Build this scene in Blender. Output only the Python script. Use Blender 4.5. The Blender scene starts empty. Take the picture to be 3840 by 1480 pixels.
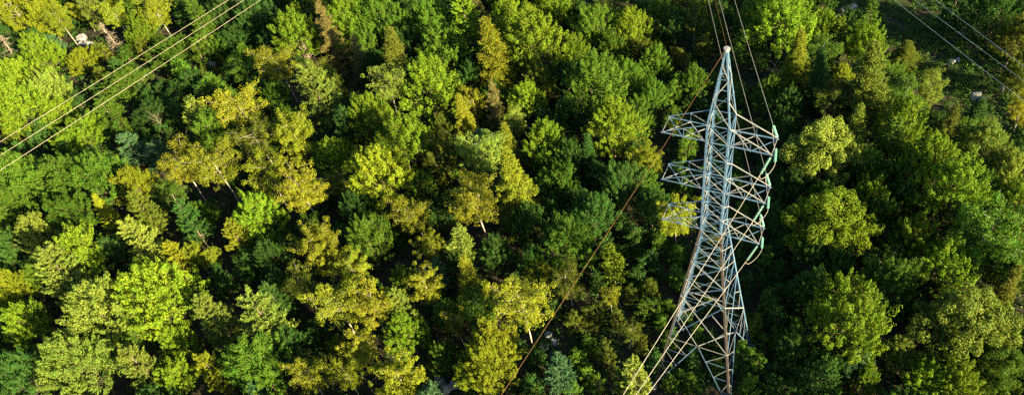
import bpy, math, random
import numpy as np
from mathutils import Matrix, Vector
R = math.radians
SC = bpy.context.scene
COL = SC.collection

# ---------------------------------------------------------------- camera
cam_data = bpy.data.cameras.new('camera')
cam = bpy.data.objects.new('camera', cam_data); COL.objects.link(cam)
cam_data.sensor_fit = 'HORIZONTAL'; cam_data.sensor_width = 36.0
cam_data.lens = 36.0 * 2809.768 / 3840
cam_data.clip_start = 0.5; cam_data.clip_end = 6000
CAM_LOC = Vector((10.632, -45.942, 82.537))
cam.matrix_world = Matrix.Translation(CAM_LOC) @ (Matrix.Rotation(0.6193, 4, 'Z') @ Matrix.Rotation(0.7545, 4, 'X') @ Matrix.Rotation(-0.2167, 4, 'Z'))
SC.camera = cam

# ---------------------------------------------------------------- sky, sun, exposure
SUN_AZ, SUN_EL = -14.0, 20.0          # direction the sun stands in (degrees from +X, counter-clockwise) and its height
W = bpy.data.worlds.new('World'); SC.world = W; W.use_nodes = True
nt = W.node_tree; nt.nodes.clear()
sky = nt.nodes.new('ShaderNodeTexSky'); sky.sky_type = 'NISHITA'; sky.sun_disc = False
sky.sun_elevation = R(SUN_EL); sky.sun_rotation = R(90 - SUN_AZ); sky.altitude = 200
bg = nt.nodes.new('ShaderNodeBackground'); bg.inputs['Strength'].default_value = 0.05
wo = nt.nodes.new('ShaderNodeOutputWorld')
nt.links.new(sky.outputs[0], bg.inputs[0]); nt.links.new(bg.outputs[0], wo.inputs[0])
sl = bpy.data.lights.new('sun', 'SUN'); sl.energy = 5.0; sl.angle = R(0.53); sl.color = (1.0, 0.80, 0.44)
so = bpy.data.objects.new('sun', sl); COL.objects.link(so)
sd = Vector((math.cos(R(SUN_AZ)) * math.cos(R(SUN_EL)), math.sin(R(SUN_AZ)) * math.cos(R(SUN_EL)), math.sin(R(SUN_EL))))
so.rotation_euler = sd.to_track_quat('Z', 'Y').to_euler(); so.location = sd * 200
SC.view_settings.view_transform = 'Standard'; SC.view_settings.look = 'None'
SC.view_settings.gamma = 1.0; SC.view_settings.use_curve_mapping = False
SC.view_settings.exposure = 2.75
SC.cycles.max_bounces = 5; SC.cycles.diffuse_bounces = 1; SC.cycles.glossy_bounces = 2
SC.cycles.transmission_bounces = 3; SC.cycles.transparent_max_bounces = 4
SC.cycles.use_denoising = False
SC.cycles.sample_clamp_indirect = 4.0

TREES = [
('b',-154.94,24.06,13.2,7.4,'yellow','yellow-lime birch just behind the grey dead spruce at edge'),
('m',-149.55,26.07,10.6,6.5,'yellow','yellow-lime broadleaf tree between the grey dead spruce at edge and the white-stemmed birch'),
('b',-142.30,25.18,9.5,4.8,'yellow','yellow-lime birch between the white-stemmed birch and the grey dead spruce at edge'),
('d',-146.77,14.71,10.0,6.2,'grey','grey dead spruce at edge, with bare level branches among lime trees'),
('m',-137.41,15.19,10.9,6.8,'lime','lime broadleaf tree between the grey dead spruce at edge and the sunlit shrubby maple'),
('m',-133.64,7.14,11.5,7.3,'lime','lime broadleaf tree beside the grey dead spruce at edge, towards the low lime maple'),
('m',-125.55,1.92,12.8,8.3,'lime','bright lime tree at edge, below the dead spruce, rounded crown in full sun'),
('m',-126.32,8.29,10.0,6.1,'pale','pale green broadleaf tree between the bright lime tree at edge and the sunlit shrubby maple'),
('b',-143.75,30.85,9.6,4.9,'yellow','yellow-lime birch beside the white-stemmed birch, towards the grey dead spruce at edge'),
('b',-136.96,29.26,9.5,4.8,'pale','white-stemmed birch, pale leaves, white trunk bare above the flat rocks'),
('b',-128.79,28.84,9.5,4.8,'yellow','slim birch above rocks, golden leaves and white stem, behind the small tan snag'),
('p',-125.88,32.59,12.3,6.6,'green','mid-green pine beside the slim birch above rocks, towards the green maple under wires'),
('m',-122.10,27.82,9.1,5.4,'lime','lime broadleaf tree between the slim birch above rocks and the green maple under wires'),
('b',-118.86,31.56,11.4,6.1,'yellow','yellow-lime birch between the slim birch above rocks and the dark maple behind wires'),
('d',-127.48,24.99,9.5,4.1,'tan','small tan snag, fan of dry twigs beside the flat rocks'),
('m',-131.28,18.96,5.5,5.4,'yellow','sunlit shrubby maple, yellow-lime, alone in the shaded cutting before the wires'),
('h',-130.54,22.89,4.6,5.0,'olive','olive shrub between the small tan snag and the sunlit shrubby maple'),
('h',-123.58,23.84,5.2,5.7,'green','mid-green shrub between the green maple under wires and the sunlit shrubby maple'),
('m',-112.69,26.27,7.1,7.5,'green','green maple under wires, crossed by the cream wires, slender white stem beside it'),
('p',-110.58,33.97,11.5,6.0,'green','mid-green pine between the dark maple behind wires and the green maple under wires'),
('m',-103.47,34.77,6.6,6.8,'dark','dark maple behind wires, in full shade at the head of the cutting'),
('m',-97.26,29.32,5.8,5.9,'green','mid-green broadleaf tree beside the dark maple behind wires, towards the round golden birch'),
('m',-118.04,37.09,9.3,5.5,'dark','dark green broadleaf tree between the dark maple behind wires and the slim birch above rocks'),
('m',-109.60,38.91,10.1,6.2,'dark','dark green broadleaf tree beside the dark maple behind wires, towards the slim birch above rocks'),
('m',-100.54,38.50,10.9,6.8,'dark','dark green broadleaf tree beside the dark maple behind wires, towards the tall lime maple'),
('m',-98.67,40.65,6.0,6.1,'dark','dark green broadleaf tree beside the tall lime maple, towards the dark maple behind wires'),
('m',-135.95,34.87,8.5,4.9,'yellow','yellow-lime broadleaf tree beside the slim birch above rocks, towards the white-stemmed birch'),
('m',-105.92,32.95,5.4,5.3,'green','mid-green broadleaf tree between the dark maple behind wires and the pale cutting stone'),
('m',-87.19,34.79,12.2,7.8,'lime','tall lime maple, with bare grey twigs, first bright crown beyond the cutting'),
('d',-83.49,32.52,8.3,3.4,'tan','tan dead spruce, thin dry needles, standing against the tall lime maple'),
('s',-79.08,35.57,15.2,6.6,'tan','browning spruce, half dead, dry hanging twigs on its shaded side'),
('s',-72.52,33.87,11.6,4.7,'tan','slim tan spruce, small pointed crown next to the browning spruce'),
('p',-70.49,21.11,14.5,9.4,'pale','big pale white pine, layered drooping boughs, palest of the pines in the forest middle'),
('b',-82.31,25.29,11.3,6.1,'gold','golden birch beside the tan dead spruce, towards the round golden birch'),
('b',-80.05,13.82,12.7,7.0,'gold','round golden birch, bright yellow dome beside dark pines'),
('p',-90.97,10.44,10.8,5.6,'pale','silver-tipped young pine, blue-green with pale upright tips, by the broken snag'),
('d',-97.75,8.73,7.3,2.8,'grey','broken white snag, splintered pale stump in the shaded cutting'),
('d',-89.82,6.54,6.7,2.5,'grey','leaning white snag, bare forked stem behind the twin golden birches'),
('m',-84.88,9.61,10.4,6.4,'green','mid-green broadleaf tree between the leaning white snag and the round golden birch'),
('p',-96.43,20.70,7.1,6.3,'green','mid-green pine between the round golden birch and the green maple under wires'),
('p',-91.21,17.98,7.0,6.2,'green','mid-green pine between the round golden birch and the pale cutting stone'),
('m',-81.91,21.64,7.6,4.2,'green','mid-green broadleaf tree between the round golden birch and the tan dead spruce'),
('m',-113.66,15.13,6.8,7.2,'green','mid-green broadleaf tree between the broken white snag and the dark flat rock'),
('m',-111.26,2.12,7.0,7.4,'lime','lime broadleaf tree beside the low lime maple, towards the yellow-topped maple'),
('m',-121.54,5.37,6.2,6.4,'lime','low lime maple, standing under the lowest cream wire'),
('m',-102.92,11.28,6.1,6.2,'dark','dark green broadleaf tree beside the broken white snag, towards the small tan snag'),
('p',-98.87,2.35,7.3,6.6,'blue','blue-green pine beside the dusky blue pine, towards the low lime maple'),
('p',-92.96,2.80,7.0,6.2,'blue','dusky blue pine, soft dark needles in the shaded cutting'),
('p',-112.03,8.45,6.8,5.9,'green','mid-green pine between the low lime maple and the broken white snag'),
('h',-104.12,17.40,5.4,6.0,'dark','dark green shrub between the broken white snag and the pale cutting stone'),
('m',-108.41,-10.69,12.5,8.1,'green','mid-green broadleaf tree between the frosted pale maple and the bright lime tree at edge'),
('m',-102.84,-8.09,11.7,7.5,'green',"broad soft green maple, wide crown along the shaded cutting's lower rim"),
('m',-95.52,-6.52,11.6,7.3,'green','mid-green broadleaf tree between the broad soft green maple and the yellow-topped maple'),
('m',-89.30,-4.86,9.3,5.5,'yellow','yellow-topped maple, vivid yellow-lime cap over an olive lower crown'),
('p',-83.56,-8.55,10.4,5.3,'olive','olive pine between the yellow-topped maple and the wispy pale pine'),
('b',-82.74,0.23,11.3,6.1,'gold','first twin golden birch, sparse gold leaves with white limbs showing, paler of the twins'),
('b',-75.64,1.30,12.4,6.8,'gold','second twin golden birch, sparse gold crown on a long white trunk leaning down the slope'),
('b',-74.02,9.42,11.4,6.2,'olive','olive birch beside the lacy yellow birch, towards the leaning white snag'),
('b',-68.01,11.58,12.2,6.7,'yellow','lacy yellow birch, open lime-yellow sprays above a dark hollow'),
('b',-67.07,3.11,11.0,5.9,'yellow','yellow-lime birch between the vivid lime maple and the lacy yellow birch'),
('b',-59.92,2.28,11.9,6.5,'gold','long-stemmed golden birch, dense gold crown, thin white trunk slanting away beneath'),
('m',-66.05,-3.24,10.6,6.5,'lime','vivid lime maple, saturated bright crown beside a dark hollow'),
('m',-61.23,11.60,9.2,5.4,'lime','lime broadleaf tree between the lacy yellow birch and the great yellow-lime maple'),
('m',-79.41,40.21,13.1,8.5,'lime','feathery lime maple, tall bright crown behind the browning spruce'),
('m',-74.39,39.41,9.0,5.3,'green','mid-green broadleaf tree between the feathery lime maple and the pointed olive spruce'),
('s',-62.08,30.34,16.5,7.3,'olive','pointed olive spruce, sunlit cone beside the bright dome maple'),
('m',-72.91,44.10,12.2,7.8,'green','mid-green broadleaf tree between the feathery lime maple and the upright-tipped lime pine'),
('m',-65.12,46.87,12.1,7.8,'green','mid-green broadleaf tree beside the upright-tipped lime pine, towards the feathery lime maple'),
('p',-57.60,46.70,14.2,8.0,'lime','upright-tipped lime pine, long candle-like shoots in sun'),
('s',-60.58,56.89,10.1,3.9,'tan','tan spruce beside the upright-tipped lime pine, towards the wide lime maple'),
('m',-50.24,50.05,11.8,7.5,'lime','lime broadleaf tree between the wide lime maple and the upright-tipped lime pine'),
('m',-41.59,43.06,14.0,9.6,'lime','wide lime maple, large bright crown behind the great olive spruce'),
('m',-57.89,39.03,12.4,8.0,'green','soft green maple, even mid-green crown in front of the upright-tipped pine'),
('s',-46.73,38.78,16.5,8.4,'gold','great olive spruce, ragged dark gold boughs, tallest spruce of the forest middle'),
('m',-54.37,28.72,13.0,8.5,'lime','bright dome maple, dense lime dome, in front of the pointed spruce'),
('b',-60.26,25.86,11.2,6.0,'pale','pale green birch between the pointed olive spruce and the sunny clustered maple'),
('b',-46.80,29.65,8.1,3.9,'gold','golden birch beside the thin tan spruce, towards the bright dome maple'),
('s',-43.24,30.04,11.2,4.6,'tan','thin tan spruce, dry and sparse, in front of the great olive spruce'),
('m',-38.75,32.75,9.3,5.5,'lime','lime broadleaf tree beside the thin tan spruce, towards the silvery green maple'),
('m',-38.49,37.93,9.1,5.4,'olive','olive broadleaf tree between the great olive spruce and the silvery green maple'),
('m',-35.83,46.60,8.9,5.2,'lime','lime broadleaf tree between the silvery green maple and the wide lime maple'),
('m',-35.23,52.37,10.7,6.6,'green','mid-green broadleaf tree between the lime tuft maple and the wide lime maple'),
('m',-43.93,56.57,10.2,6.2,'lime','lime broadleaf tree between the lime tuft maple and the upright-tipped lime pine'),
('m',-28.74,54.21,9.8,5.9,'lime','lime tuft maple, bright tufts at the top edge, near the tower wires'),
('m',-30.32,48.92,8.5,4.8,'green','mid-green broadleaf tree between the lime tuft maple and the silvery green maple'),
('m',-29.01,36.70,12.8,8.4,'green','silvery green maple, soft-textured wide crown in half light'),
('m',-25.61,42.08,8.6,4.9,'green','mid-green broadleaf tree between the lime tuft maple and the shaded-foot lime maple'),
('m',-22.15,28.26,11.5,7.3,'lime','shaded-foot lime maple, bright crown with a dark stem side, towards the tower'),
('m',-19.98,40.12,7.6,4.2,'green','mid-green broadleaf tree beside the top empty cross-arm, towards the lime tuft maple'),
('m',-32.10,31.40,7.7,4.2,'dark','dark green broadleaf tree between the shaded-foot lime maple and the thin tan spruce'),
('m',-31.47,24.69,9.6,5.8,'lime','lime broadleaf tree between the dusky gully spruce and the thin tan spruce'),
('b',-38.18,28.05,7.6,3.5,'pale','pale green birch beside the thin tan spruce, towards the dusky gully spruce'),
('s',-46.30,25.43,12.0,4.9,'gold','golden spruce between the pale birch with bared stem and the bright dome maple'),
('m',-49.17,24.06,7.0,3.7,'olive','olive broadleaf tree between the olive green maple and the bright dome maple'),
('m',-59.99,18.98,11.2,7.1,'lime','sunny clustered maple, lime clusters in front of a dark hollow'),
('m',-50.80,15.08,12.6,8.1,'lime','lime broadleaf tree between the sunny clustered maple and the olive green maple'),
('b',-38.33,17.18,11.5,6.2,'pale','pale birch with bared stem, whitish-lime leaves, brown limbs showing through'),
('m',-43.07,15.71,10.6,6.6,'olive','olive green maple, dull dense crown, dark inside'),
('m',-50.54,8.68,12.9,8.4,'yellow','great yellow-lime maple, widest sunlit crown of the forest middle'),
('m',-62.37,10.68,7.7,4.2,'green','mid-green broadleaf tree between the long-stemmed golden birch and the sunny clustered maple'),
('s',-30.20,13.45,15.9,7.0,'gold','great golden spruce, broad pale gold cone, brightest spruce, by the shaded gully'),
('s',-36.72,22.45,10.5,4.2,'gold','golden spruce between the great golden spruce and the thin tan spruce'),
('m',-26.78,18.13,8.6,4.9,'green','mid-green broadleaf tree between the great golden spruce and the dusky gully spruce'),
('s',-24.58,24.54,9.2,3.5,'dark','dusky gully spruce, small dark cone with tawny tip in the shaded gully'),
('b',-16.28,25.25,8.0,3.8,'yellow',"lone gully birch, yellow top catching sun, left of the tower's middle arm"),
('b',-14.27,25.33,6.5,2.7,'yellow','yellow-lime birch between the middle empty cross-arm and the lone gully birch'),
('b',-8.61,15.91,9.0,4.5,'yellow','birch behind lowest arm, yellow-lime leaves seen through the empty lattice arm'),
('m',-96.10,-17.47,10.5,6.4,'pale','frosted pale maple, pale yellow cap above bare grey twigs'),
('m',-85.40,-18.43,11.5,7.3,'lime','lime broadleaf tree between the outstretched pale pine and the gold-tipped dark spruce'),
('p',-83.66,-23.34,14.5,8.5,'pale','outstretched pale pine, long pale boughs reaching sideways'),
('m',-93.88,-25.99,8.7,5.1,'yellow','yellow-lime broadleaf tree between the frosted pale maple and the twiggy pale maple'),
('p',-78.24,-12.80,12.2,6.5,'pale','wispy pale pine, thin see-through crown of grey-green sprays'),
('p',-73.89,-13.03,9.0,4.3,'yellow','yellow hemlock, gold drooping sprays beside the wispy pine'),
('s',-90.45,-11.10,9.6,3.7,'yellow','gold-tipped dark spruce, only its tip in sun, dark below'),
('p',-66.47,-7.24,9.7,4.8,'gold','gold clustered pine, tan-gold tufts beside the vivid lime maple'),
('m',-69.02,-18.96,13.8,9.1,'lime','great spreading maple, deep green with lime shoot tips, widest on the near slope'),
('b',-72.09,-11.02,6.6,2.8,'yellow','yellow-lime birch beside the yellow hemlock, towards the gold clustered pine'),
('b',-69.72,-10.13,5.6,2.2,'yellow','yellow-lime birch beside the gold clustered pine, towards the great spreading maple'),
('p',-65.03,-13.29,8.0,3.6,'dark','dark green pine between the cream-tipped pine and the gold clustered pine'),
('m',-74.14,-25.42,13.0,8.5,'pale','dappled broad maple, pale flecked tips over dark green, open crown'),
('m',-86.90,-29.23,9.1,5.4,'lime','lime broadleaf tree beside the twiggy pale maple, towards the broad soft green maple'),
('p',-59.74,-19.22,11.3,5.9,'pale','cream-tipped pine, one long creamy bough lit, rest blue-green in shade'),
('p',-52.07,-17.00,13.3,7.4,'pale','fan-shaped pale pine, bright creamy fan over a dark blue-green side'),
('m',-72.05,-32.52,12.2,7.9,'pale','twiggy pale maple, pale yellow leaves with grey limbs radiating, at the bottom edge'),
('p',-64.25,-28.76,11.0,5.7,'pale','pale green pine between the twiggy pale maple and the dark speckled maple'),
('m',-63.28,-23.96,7.5,4.1,'lime','lime broadleaf tree between the dark speckled maple and the dappled broad maple'),
('m',-60.74,-27.27,7.4,4.0,'lime','lime broadleaf tree between the dark speckled maple and the twiggy pale maple'),
('p',-55.19,-25.03,9.5,4.7,'yellow','yellow-lime pine beside the dark speckled maple, towards the twiggy pale maple'),
('m',-49.04,-22.77,11.3,7.2,'green','dark speckled maple, deep green with scattered lime clusters, near the bottom edge'),
('p',-48.46,-24.90,8.0,3.6,'blue','blue-green pine beside the cream-tipped pine, towards the gold birch at bottom edge'),
('b',-41.86,-21.42,8.7,4.2,'gold','golden birch between the brown dead sapling and the dark speckled maple'),
('b',-51.82,-5.12,11.0,5.8,'gold','golden birch between the tan-gold birch and the vivid lime maple'),
('b',-51.94,-10.18,8.6,4.2,'olive','olive birch between the fan-shaped pale pine and the tan-gold birch'),
('m',-79.78,-35.54,9.4,5.6,'dark','dark green broadleaf tree some way in front of the twiggy pale maple'),
('m',-101.30,-21.03,9.0,5.3,'dark','dark green broadleaf tree beside the outstretched pale pine, towards the bright lime tree at edge'),
('m',-106.13,-15.03,10.1,6.1,'green','mid-green broadleaf tree beside the frosted pale maple, towards the bright lime tree at edge'),
('b',-49.85,-5.70,10.1,5.3,'gold','golden birch beside the tan-gold birch, towards the vivid lime maple'),
('b',-45.70,-5.84,9.3,4.7,'gold','tan-gold birch, coarse gold clusters beside a green light maple'),
('m',-46.99,-0.91,9.7,5.9,'green','mid-green broadleaf tree beside the tan-gold birch, towards the great yellow-lime maple'),
('b',-41.13,4.10,9.5,4.8,'gold','golden birch between the small emerald maple and the olive green maple'),
('b',-33.00,7.42,12.4,6.8,'gold','radiant gold birch, large glowing gold crown, white stem foot in shade'),
('p',-34.50,2.66,9.9,5.0,'pale','mint green pine, pale soft blue-green crown between gold birches'),
('b',-37.87,1.66,7.8,3.7,'gold','golden birch beside the mint green pine, towards the small emerald maple'),
('m',-39.73,-3.91,6.4,3.2,'green','small emerald maple, saturated green, surrounded by gold birches'),
('b',-35.09,-4.84,9.0,4.5,'gold','golden birch between the small emerald maple and the half-bare leaning spruce'),
('s',-29.82,-2.24,11.0,4.4,'gold','half-bare leaning spruce, brown trunk exposed, thin gold needles'),
('p',-36.50,-8.41,9.0,4.3,'pale','pale dome pine, mint-white tips, dark blue shaded side'),
('b',-38.27,-11.50,10.3,5.3,'gold','golden birch between the small emerald maple and the brown dead sapling'),
('b',-43.44,-12.19,10.7,5.7,'gold','golden birch between the pale dome pine and the fan-shaped pale pine'),
('p',-34.20,-8.48,6.1,2.2,'pale','pale green pine between the small emerald maple and the rocky gap'),
('b',-20.45,-4.85,11.3,6.0,'gold','rounded gold birch, gold crown edged by the dark gully, by the orange wire'),
('b',-28.93,-8.02,6.8,3.0,'gold','golden birch between the half-bare leaning spruce and the rocky gap'),
('m',-22.24,-9.46,9.3,5.5,'yellow','yellow-lime broadleaf tree between the rounded gold birch and the rocky gap'),
('m',-33.69,-11.58,8.4,4.8,'lime','lime broadleaf tree between the pale dome pine and the gold birch at bottom edge'),
('b',-38.65,-15.20,8.8,4.3,'gold','golden birch beside the brown dead sapling, towards the pale dome pine'),
('b',-31.53,-17.28,10.4,5.5,'gold','gold birch at bottom edge, round flecked crown beside the rocky gap'),
('m',-21.57,-12.73,9.7,5.8,'yellow','yellow-lime broadleaf tree between the rocky gap and the mint gully pine'),
('d',-39.45,-16.80,6.9,2.6,'brown','brown dead sapling, rust-grey star of bare twigs among gold birches'),
('b',-37.87,-19.36,7.9,3.8,'yellow','yellow-lime birch beside the gold birch at bottom edge, towards the dark speckled maple'),
('b',-23.79,-14.21,7.1,3.2,'yellow','yellow-lime birch beside the rocky gap, towards the mint gully pine'),
('m',-28.77,-12.49,6.5,3.3,'green','mid-green broadleaf tree beside the rocky gap, towards the pale dome pine'),
('m',-20.31,7.79,10.5,6.5,'green','green gully maple, deep green with a few lime tips in the shaded gully'),
('p',-13.79,7.11,8.3,3.8,'lime','lime gully pine, small bright pine just past the orange wire'),
('b',-17.52,7.83,5.0,1.6,'gold','golden birch between the lime gully pine and the green gully maple'),
('b',-22.43,3.14,6.1,2.5,'gold','golden birch between the rounded gold birch and the green gully maple'),
('b',-18.02,2.41,8.2,3.9,'olive','olive birch between the lime gully pine and the rounded gold birch'),
('b',-12.84,3.07,5.7,2.2,'yellow','yellow-lime birch between the green gully maple and the tower foot under wires'),
('b',-8.92,-1.13,5.9,2.3,'olive','olive birch between the creamy pine under wires and the lime gully pine'),
('p',-14.47,-9.45,9.0,4.3,'blue','mint gully pine, pale blue-green crown at the bottom edge by the orange wire'),
('p',-5.71,-7.03,8.9,4.2,'pale','creamy pine under wires, pale shoots crossed by the three tower wires'),
('m',-4.45,55.68,13.1,8.6,'lime','ridge-top lime maple, broad bright crown at the top edge behind the wires'),
('m',-9.62,59.38,8.6,5.0,'green',"mid-green broadleaf tree between the ridge-top lime maple and the tower's peak"),
('b',-19.21,57.86,8.3,4.0,'olive','olive birch between the lime tuft maple and the ridge-top lime maple'),
('s',-0.97,49.13,11.9,4.9,'gold','ridge spruce, slender ragged gold-olive cone on the ridge'),
('m',0.15,60.33,8.5,4.9,'lime','lime broadleaf tree between the ridge-top lime maple and the ridge-end lime maple'),
('p',3.13,59.01,8.4,3.8,'lime','lime pine between the rock outcrop and the dark ridge spruce'),
('m',7.62,57.81,9.0,5.3,'lime','ridge-end lime maple, pale lime crown overlooking the fern clearing'),
('s',9.88,43.57,15.6,6.9,'olive','great ridge spruce, big shaggy dark olive cone, gaps showing brown twigs'),
('m',5.95,47.34,6.7,3.5,'yellow','yellow-lime broadleaf tree between the dark ridge spruce and the great ridge spruce'),
('s',3.30,46.01,11.4,4.6,'dark','dark ridge spruce, shaded cone between the ridge spruce pair'),
('m',14.20,38.62,9.4,5.6,'lime','lime broadleaf tree between the great ridge spruce and the big sunlit ridge maple'),
('b',17.13,49.55,8.2,3.9,'pale','pale clearing-edge birch, light upright crown beside the fern clearing'),
('o',6.76,31.25,11.7,8.1,'pale','pale green oak, open crown of grey-lime clusters with limbs showing'),
('s',9.29,36.77,10.8,4.3,'olive','olive spruce between the pale green oak and the great ridge spruce'),
('s',20.00,39.68,10.6,4.2,'olive','olive clearing spruce, dull gold cone beside the fern clearing'),
('m',18.76,32.37,9.9,6.0,'lime','lime broadleaf tree between the olive clearing spruce and the big sunlit ridge maple'),
('m',24.67,37.93,9.1,5.4,'pale','pale green broadleaf tree between the larger pale boulder and the shaded green birch'),
('m',16.74,31.58,7.9,4.4,'green','mid-green broadleaf tree between the big sunlit ridge maple and the pale green oak'),
('m',21.62,28.91,10.8,6.7,'lime','big sunlit ridge maple, broad lime crown below the fern clearing'),
('m',27.93,36.40,7.8,4.3,'pale','pale green broadleaf tree between the larger pale boulder and the bare branching snag'),
('m',13.13,26.95,7.9,4.4,'lime','lime broadleaf tree between the shaggy lime maple and the pale green oak'),
('p',14.16,35.69,9.0,4.3,'green','mid-green pine between the olive clearing spruce and the pale green oak'),
('d',-3.87,47.13,7.5,3.0,'grey','grey ridge snag, pale tangled twigs beside the wires'),
('m',-3.82,44.06,7.6,4.1,'green','mid-green broadleaf tree beside the grey ridge snag, towards the topmost insulators'),
('p',6.78,66.85,8.5,4.0,'green','lone clearing pine, small dark pine by the rock outcrop'),
('m',24.26,72.28,10.6,6.6,'dark','dark green broadleaf tree some way behind the larger pale boulder'),
('m',27.39,67.13,9.6,5.8,'olive','olive broadleaf tree some way behind the larger pale boulder'),
('p',18.27,70.90,11.1,5.8,'dark','dark green pine some way behind the lone clearing pine'),
('m',28.08,59.66,6.6,3.4,'olive','olive broadleaf tree some way behind the pale clearing-edge birch'),
('b',29.02,49.95,7.1,3.2,'gold','golden birch beside the larger pale boulder, towards the glowing ridge maple'),
('o',9.49,19.70,11.8,8.2,'lime','large round oak, full lime crown beside the insulators'),
('m',14.27,24.43,7.8,4.3,'green','mid-green broadleaf tree between the shaggy lime maple and the large round oak'),
('m',18.79,21.27,8.7,5.0,'lime','shaggy lime maple, lime spires behind a darker twin crown'),
('m',23.02,18.11,9.3,5.5,'lime','glowing ridge maple, bright green-gold column beside dark birches'),
('m',17.05,13.87,9.6,5.7,'green','mid-green broadleaf tree between the shaggy lime maple and the great tufted maple'),
('m',13.26,6.21,12.1,7.8,'lime','great tufted maple, biggest crown beside the tower, rows of lime tufts'),
('o',15.84,4.19,6.6,3.7,'blue','blue-green young oak, greyish rounded crown before the great tufted maple'),
('m',19.11,6.40,6.6,3.4,'pale','pale green broadleaf tree beside the blue-green young oak, towards the wide pale oak'),
('o',25.35,10.07,11.9,8.3,'pale','wide pale oak, spreading clusters with gaps and bare limbs, past the bare soil'),
('m',17.21,1.84,5.6,2.6,'lime',"lime broadleaf tree between the wide pale oak and the tower's front foot"),
('m',22.52,4.07,7.0,3.7,'lime','lime broadleaf tree beside the blue-green young oak, towards the bare branching snag'),
('m',25.02,4.87,7.9,4.4,'lime',"lime broadleaf tree beside the wide pale oak, towards the tower's rear foot"),
('o',28.38,7.55,8.3,5.1,'green',"mid-green oak beside the bare branching snag, towards the tower's front foot"),
('s',28.25,16.47,9.5,3.6,'olive','olive spruce by snag, ragged drooping shoots, shaded'),
('d',29.57,16.65,7.1,2.7,'grey','bare branching snag, pale curling limbs at the picture edge'),
('b',24.87,21.61,12.6,6.9,'green','shaded green birch, dark fine-leaved crown with pale stem'),
('m',28.56,29.48,8.1,4.6,'lime','lime broadleaf tree beside the shaded green birch, towards the larger pale boulder'),
('m',9.68,11.42,7.6,4.2,'dark','dark green broadleaf tree between the great tufted maple and the lowest insulators'),
('m',9.30,3.57,7.3,3.9,'dark',"dark green broadleaf tree between the tower's rear foot and the blue-green young oak"),
('m',12.28,1.30,7.2,3.8,'dark',"dark green broadleaf tree beside the blue-green young oak, towards the tower's front foot"),
('m',20.47,12.41,5.7,2.6,'dark','dark green broadleaf tree beside the bare red soil, towards the great tufted maple'),
('m',23.33,25.06,7.0,3.7,'dark','dark green broadleaf tree beside the shaded green birch, towards the shaggy lime maple'),
('m',-26.72,9.93,8.3,4.7,'dark','dark green broadleaf tree between the green gully maple and the radiant gold birch'),
('m',-19.66,12.90,9.5,5.7,'dark','dark green broadleaf tree beside the green gully maple, towards the lone gully birch'),
('m',-17.45,18.95,9.0,5.3,'dark','dark green broadleaf tree beside the lone gully birch, towards the green gully maple'),
('m',-12.38,17.43,7.6,4.1,'dark','dark green broadleaf tree beside the lowest empty cross-arm, towards the middle empty cross-arm'),
('m',-25.26,13.70,6.4,3.2,'dark','dark green broadleaf tree between the green gully maple and the great golden spruce'),
('m',-29.16,3.65,7.6,4.1,'dark','dark green broadleaf tree between the radiant gold birch and the rounded gold birch'),
('m',-24.55,3.93,7.5,4.1,'dark','dark green broadleaf tree between the green gully maple and the half-bare leaning spruce'),
('m',-59.21,-6.86,8.6,4.9,'dark','dark green broadleaf tree between the gold clustered pine and the tan-gold birch'),
('p',-75.12,-7.42,10.7,5.5,'dark','dark green pine between the yellow hemlock and the second twin golden birch'),
('m',-95.32,-13.08,9.9,6.0,'green','mid-green broadleaf tree between the frosted pale maple and the gold-tipped dark spruce'),
('p',-81.88,-15.93,9.7,4.8,'dark','dark green pine beside the wispy pale pine, towards the outstretched pale pine'),
('m',-52.71,4.38,8.0,4.5,'dark','dark green broadleaf tree between the great yellow-lime maple and the tan-gold birch'),
('m',-46.01,10.62,8.1,4.5,'green','mid-green broadleaf tree between the great yellow-lime maple and the radiant gold birch'),
('m',-68.97,33.15,8.4,4.8,'dark','dark green broadleaf tree between the slim tan spruce and the pointed olive spruce'),
('m',-66.93,40.73,9.4,5.6,'dark','dark green broadleaf tree between the slim tan spruce and the upright-tipped lime pine'),
('m',-51.66,36.81,8.2,4.6,'dark','dark green broadleaf tree between the soft green maple and the thin tan spruce'),
('m',-27.26,23.45,8.1,4.5,'dark','dark green broadleaf tree between the shaded-foot lime maple and the great golden spruce'),
('m',-20.64,33.96,8.2,4.6,'green','mid-green broadleaf tree between the shaded-foot lime maple and the top empty cross-arm'),
('m',-22.62,46.76,8.6,5.0,'green','mid-green broadleaf tree between the lime tuft maple and the top empty cross-arm'),
('m',-22.35,58.07,8.1,4.6,'dark',"dark green broadleaf tree between the lime tuft maple and the tower's peak"),
('m',-14.94,45.18,7.7,4.2,'green',"mid-green broadleaf tree between the tower's peak and the top empty cross-arm"),
('m',-15.05,35.72,6.7,3.5,'green',"mid-green broadleaf tree beside the top empty cross-arm, towards the tower's peak"),
('m',-0.48,41.89,7.3,3.9,'dark','dark green broadleaf tree between the topmost insulators and the ridge spruce'),
('m',1.22,37.30,6.5,3.3,'dark','dark green broadleaf tree beside the topmost insulators, towards the pale green oak'),
('m',4.55,26.80,7.5,4.1,'dark','dark green broadleaf tree between the pale green oak and the lowest insulators'),
('m',5.09,20.06,6.7,3.4,'dark','dark green broadleaf tree between the large round oak and the lowest insulators'),
('m',7.83,16.05,7.1,3.8,'dark',"dark green broadleaf tree beside the large round oak, towards the tower's rear foot"),
('m',11.71,15.01,7.0,3.7,'dark','dark green broadleaf tree between the large round oak and the great tufted maple'),
('m',16.99,20.57,7.1,3.7,'dark','dark green broadleaf tree between the glowing ridge maple and the large round oak'),
('m',19.37,26.69,7.1,3.8,'lime','lime broadleaf tree between the shaggy lime maple and the big sunlit ridge maple'),
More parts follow.
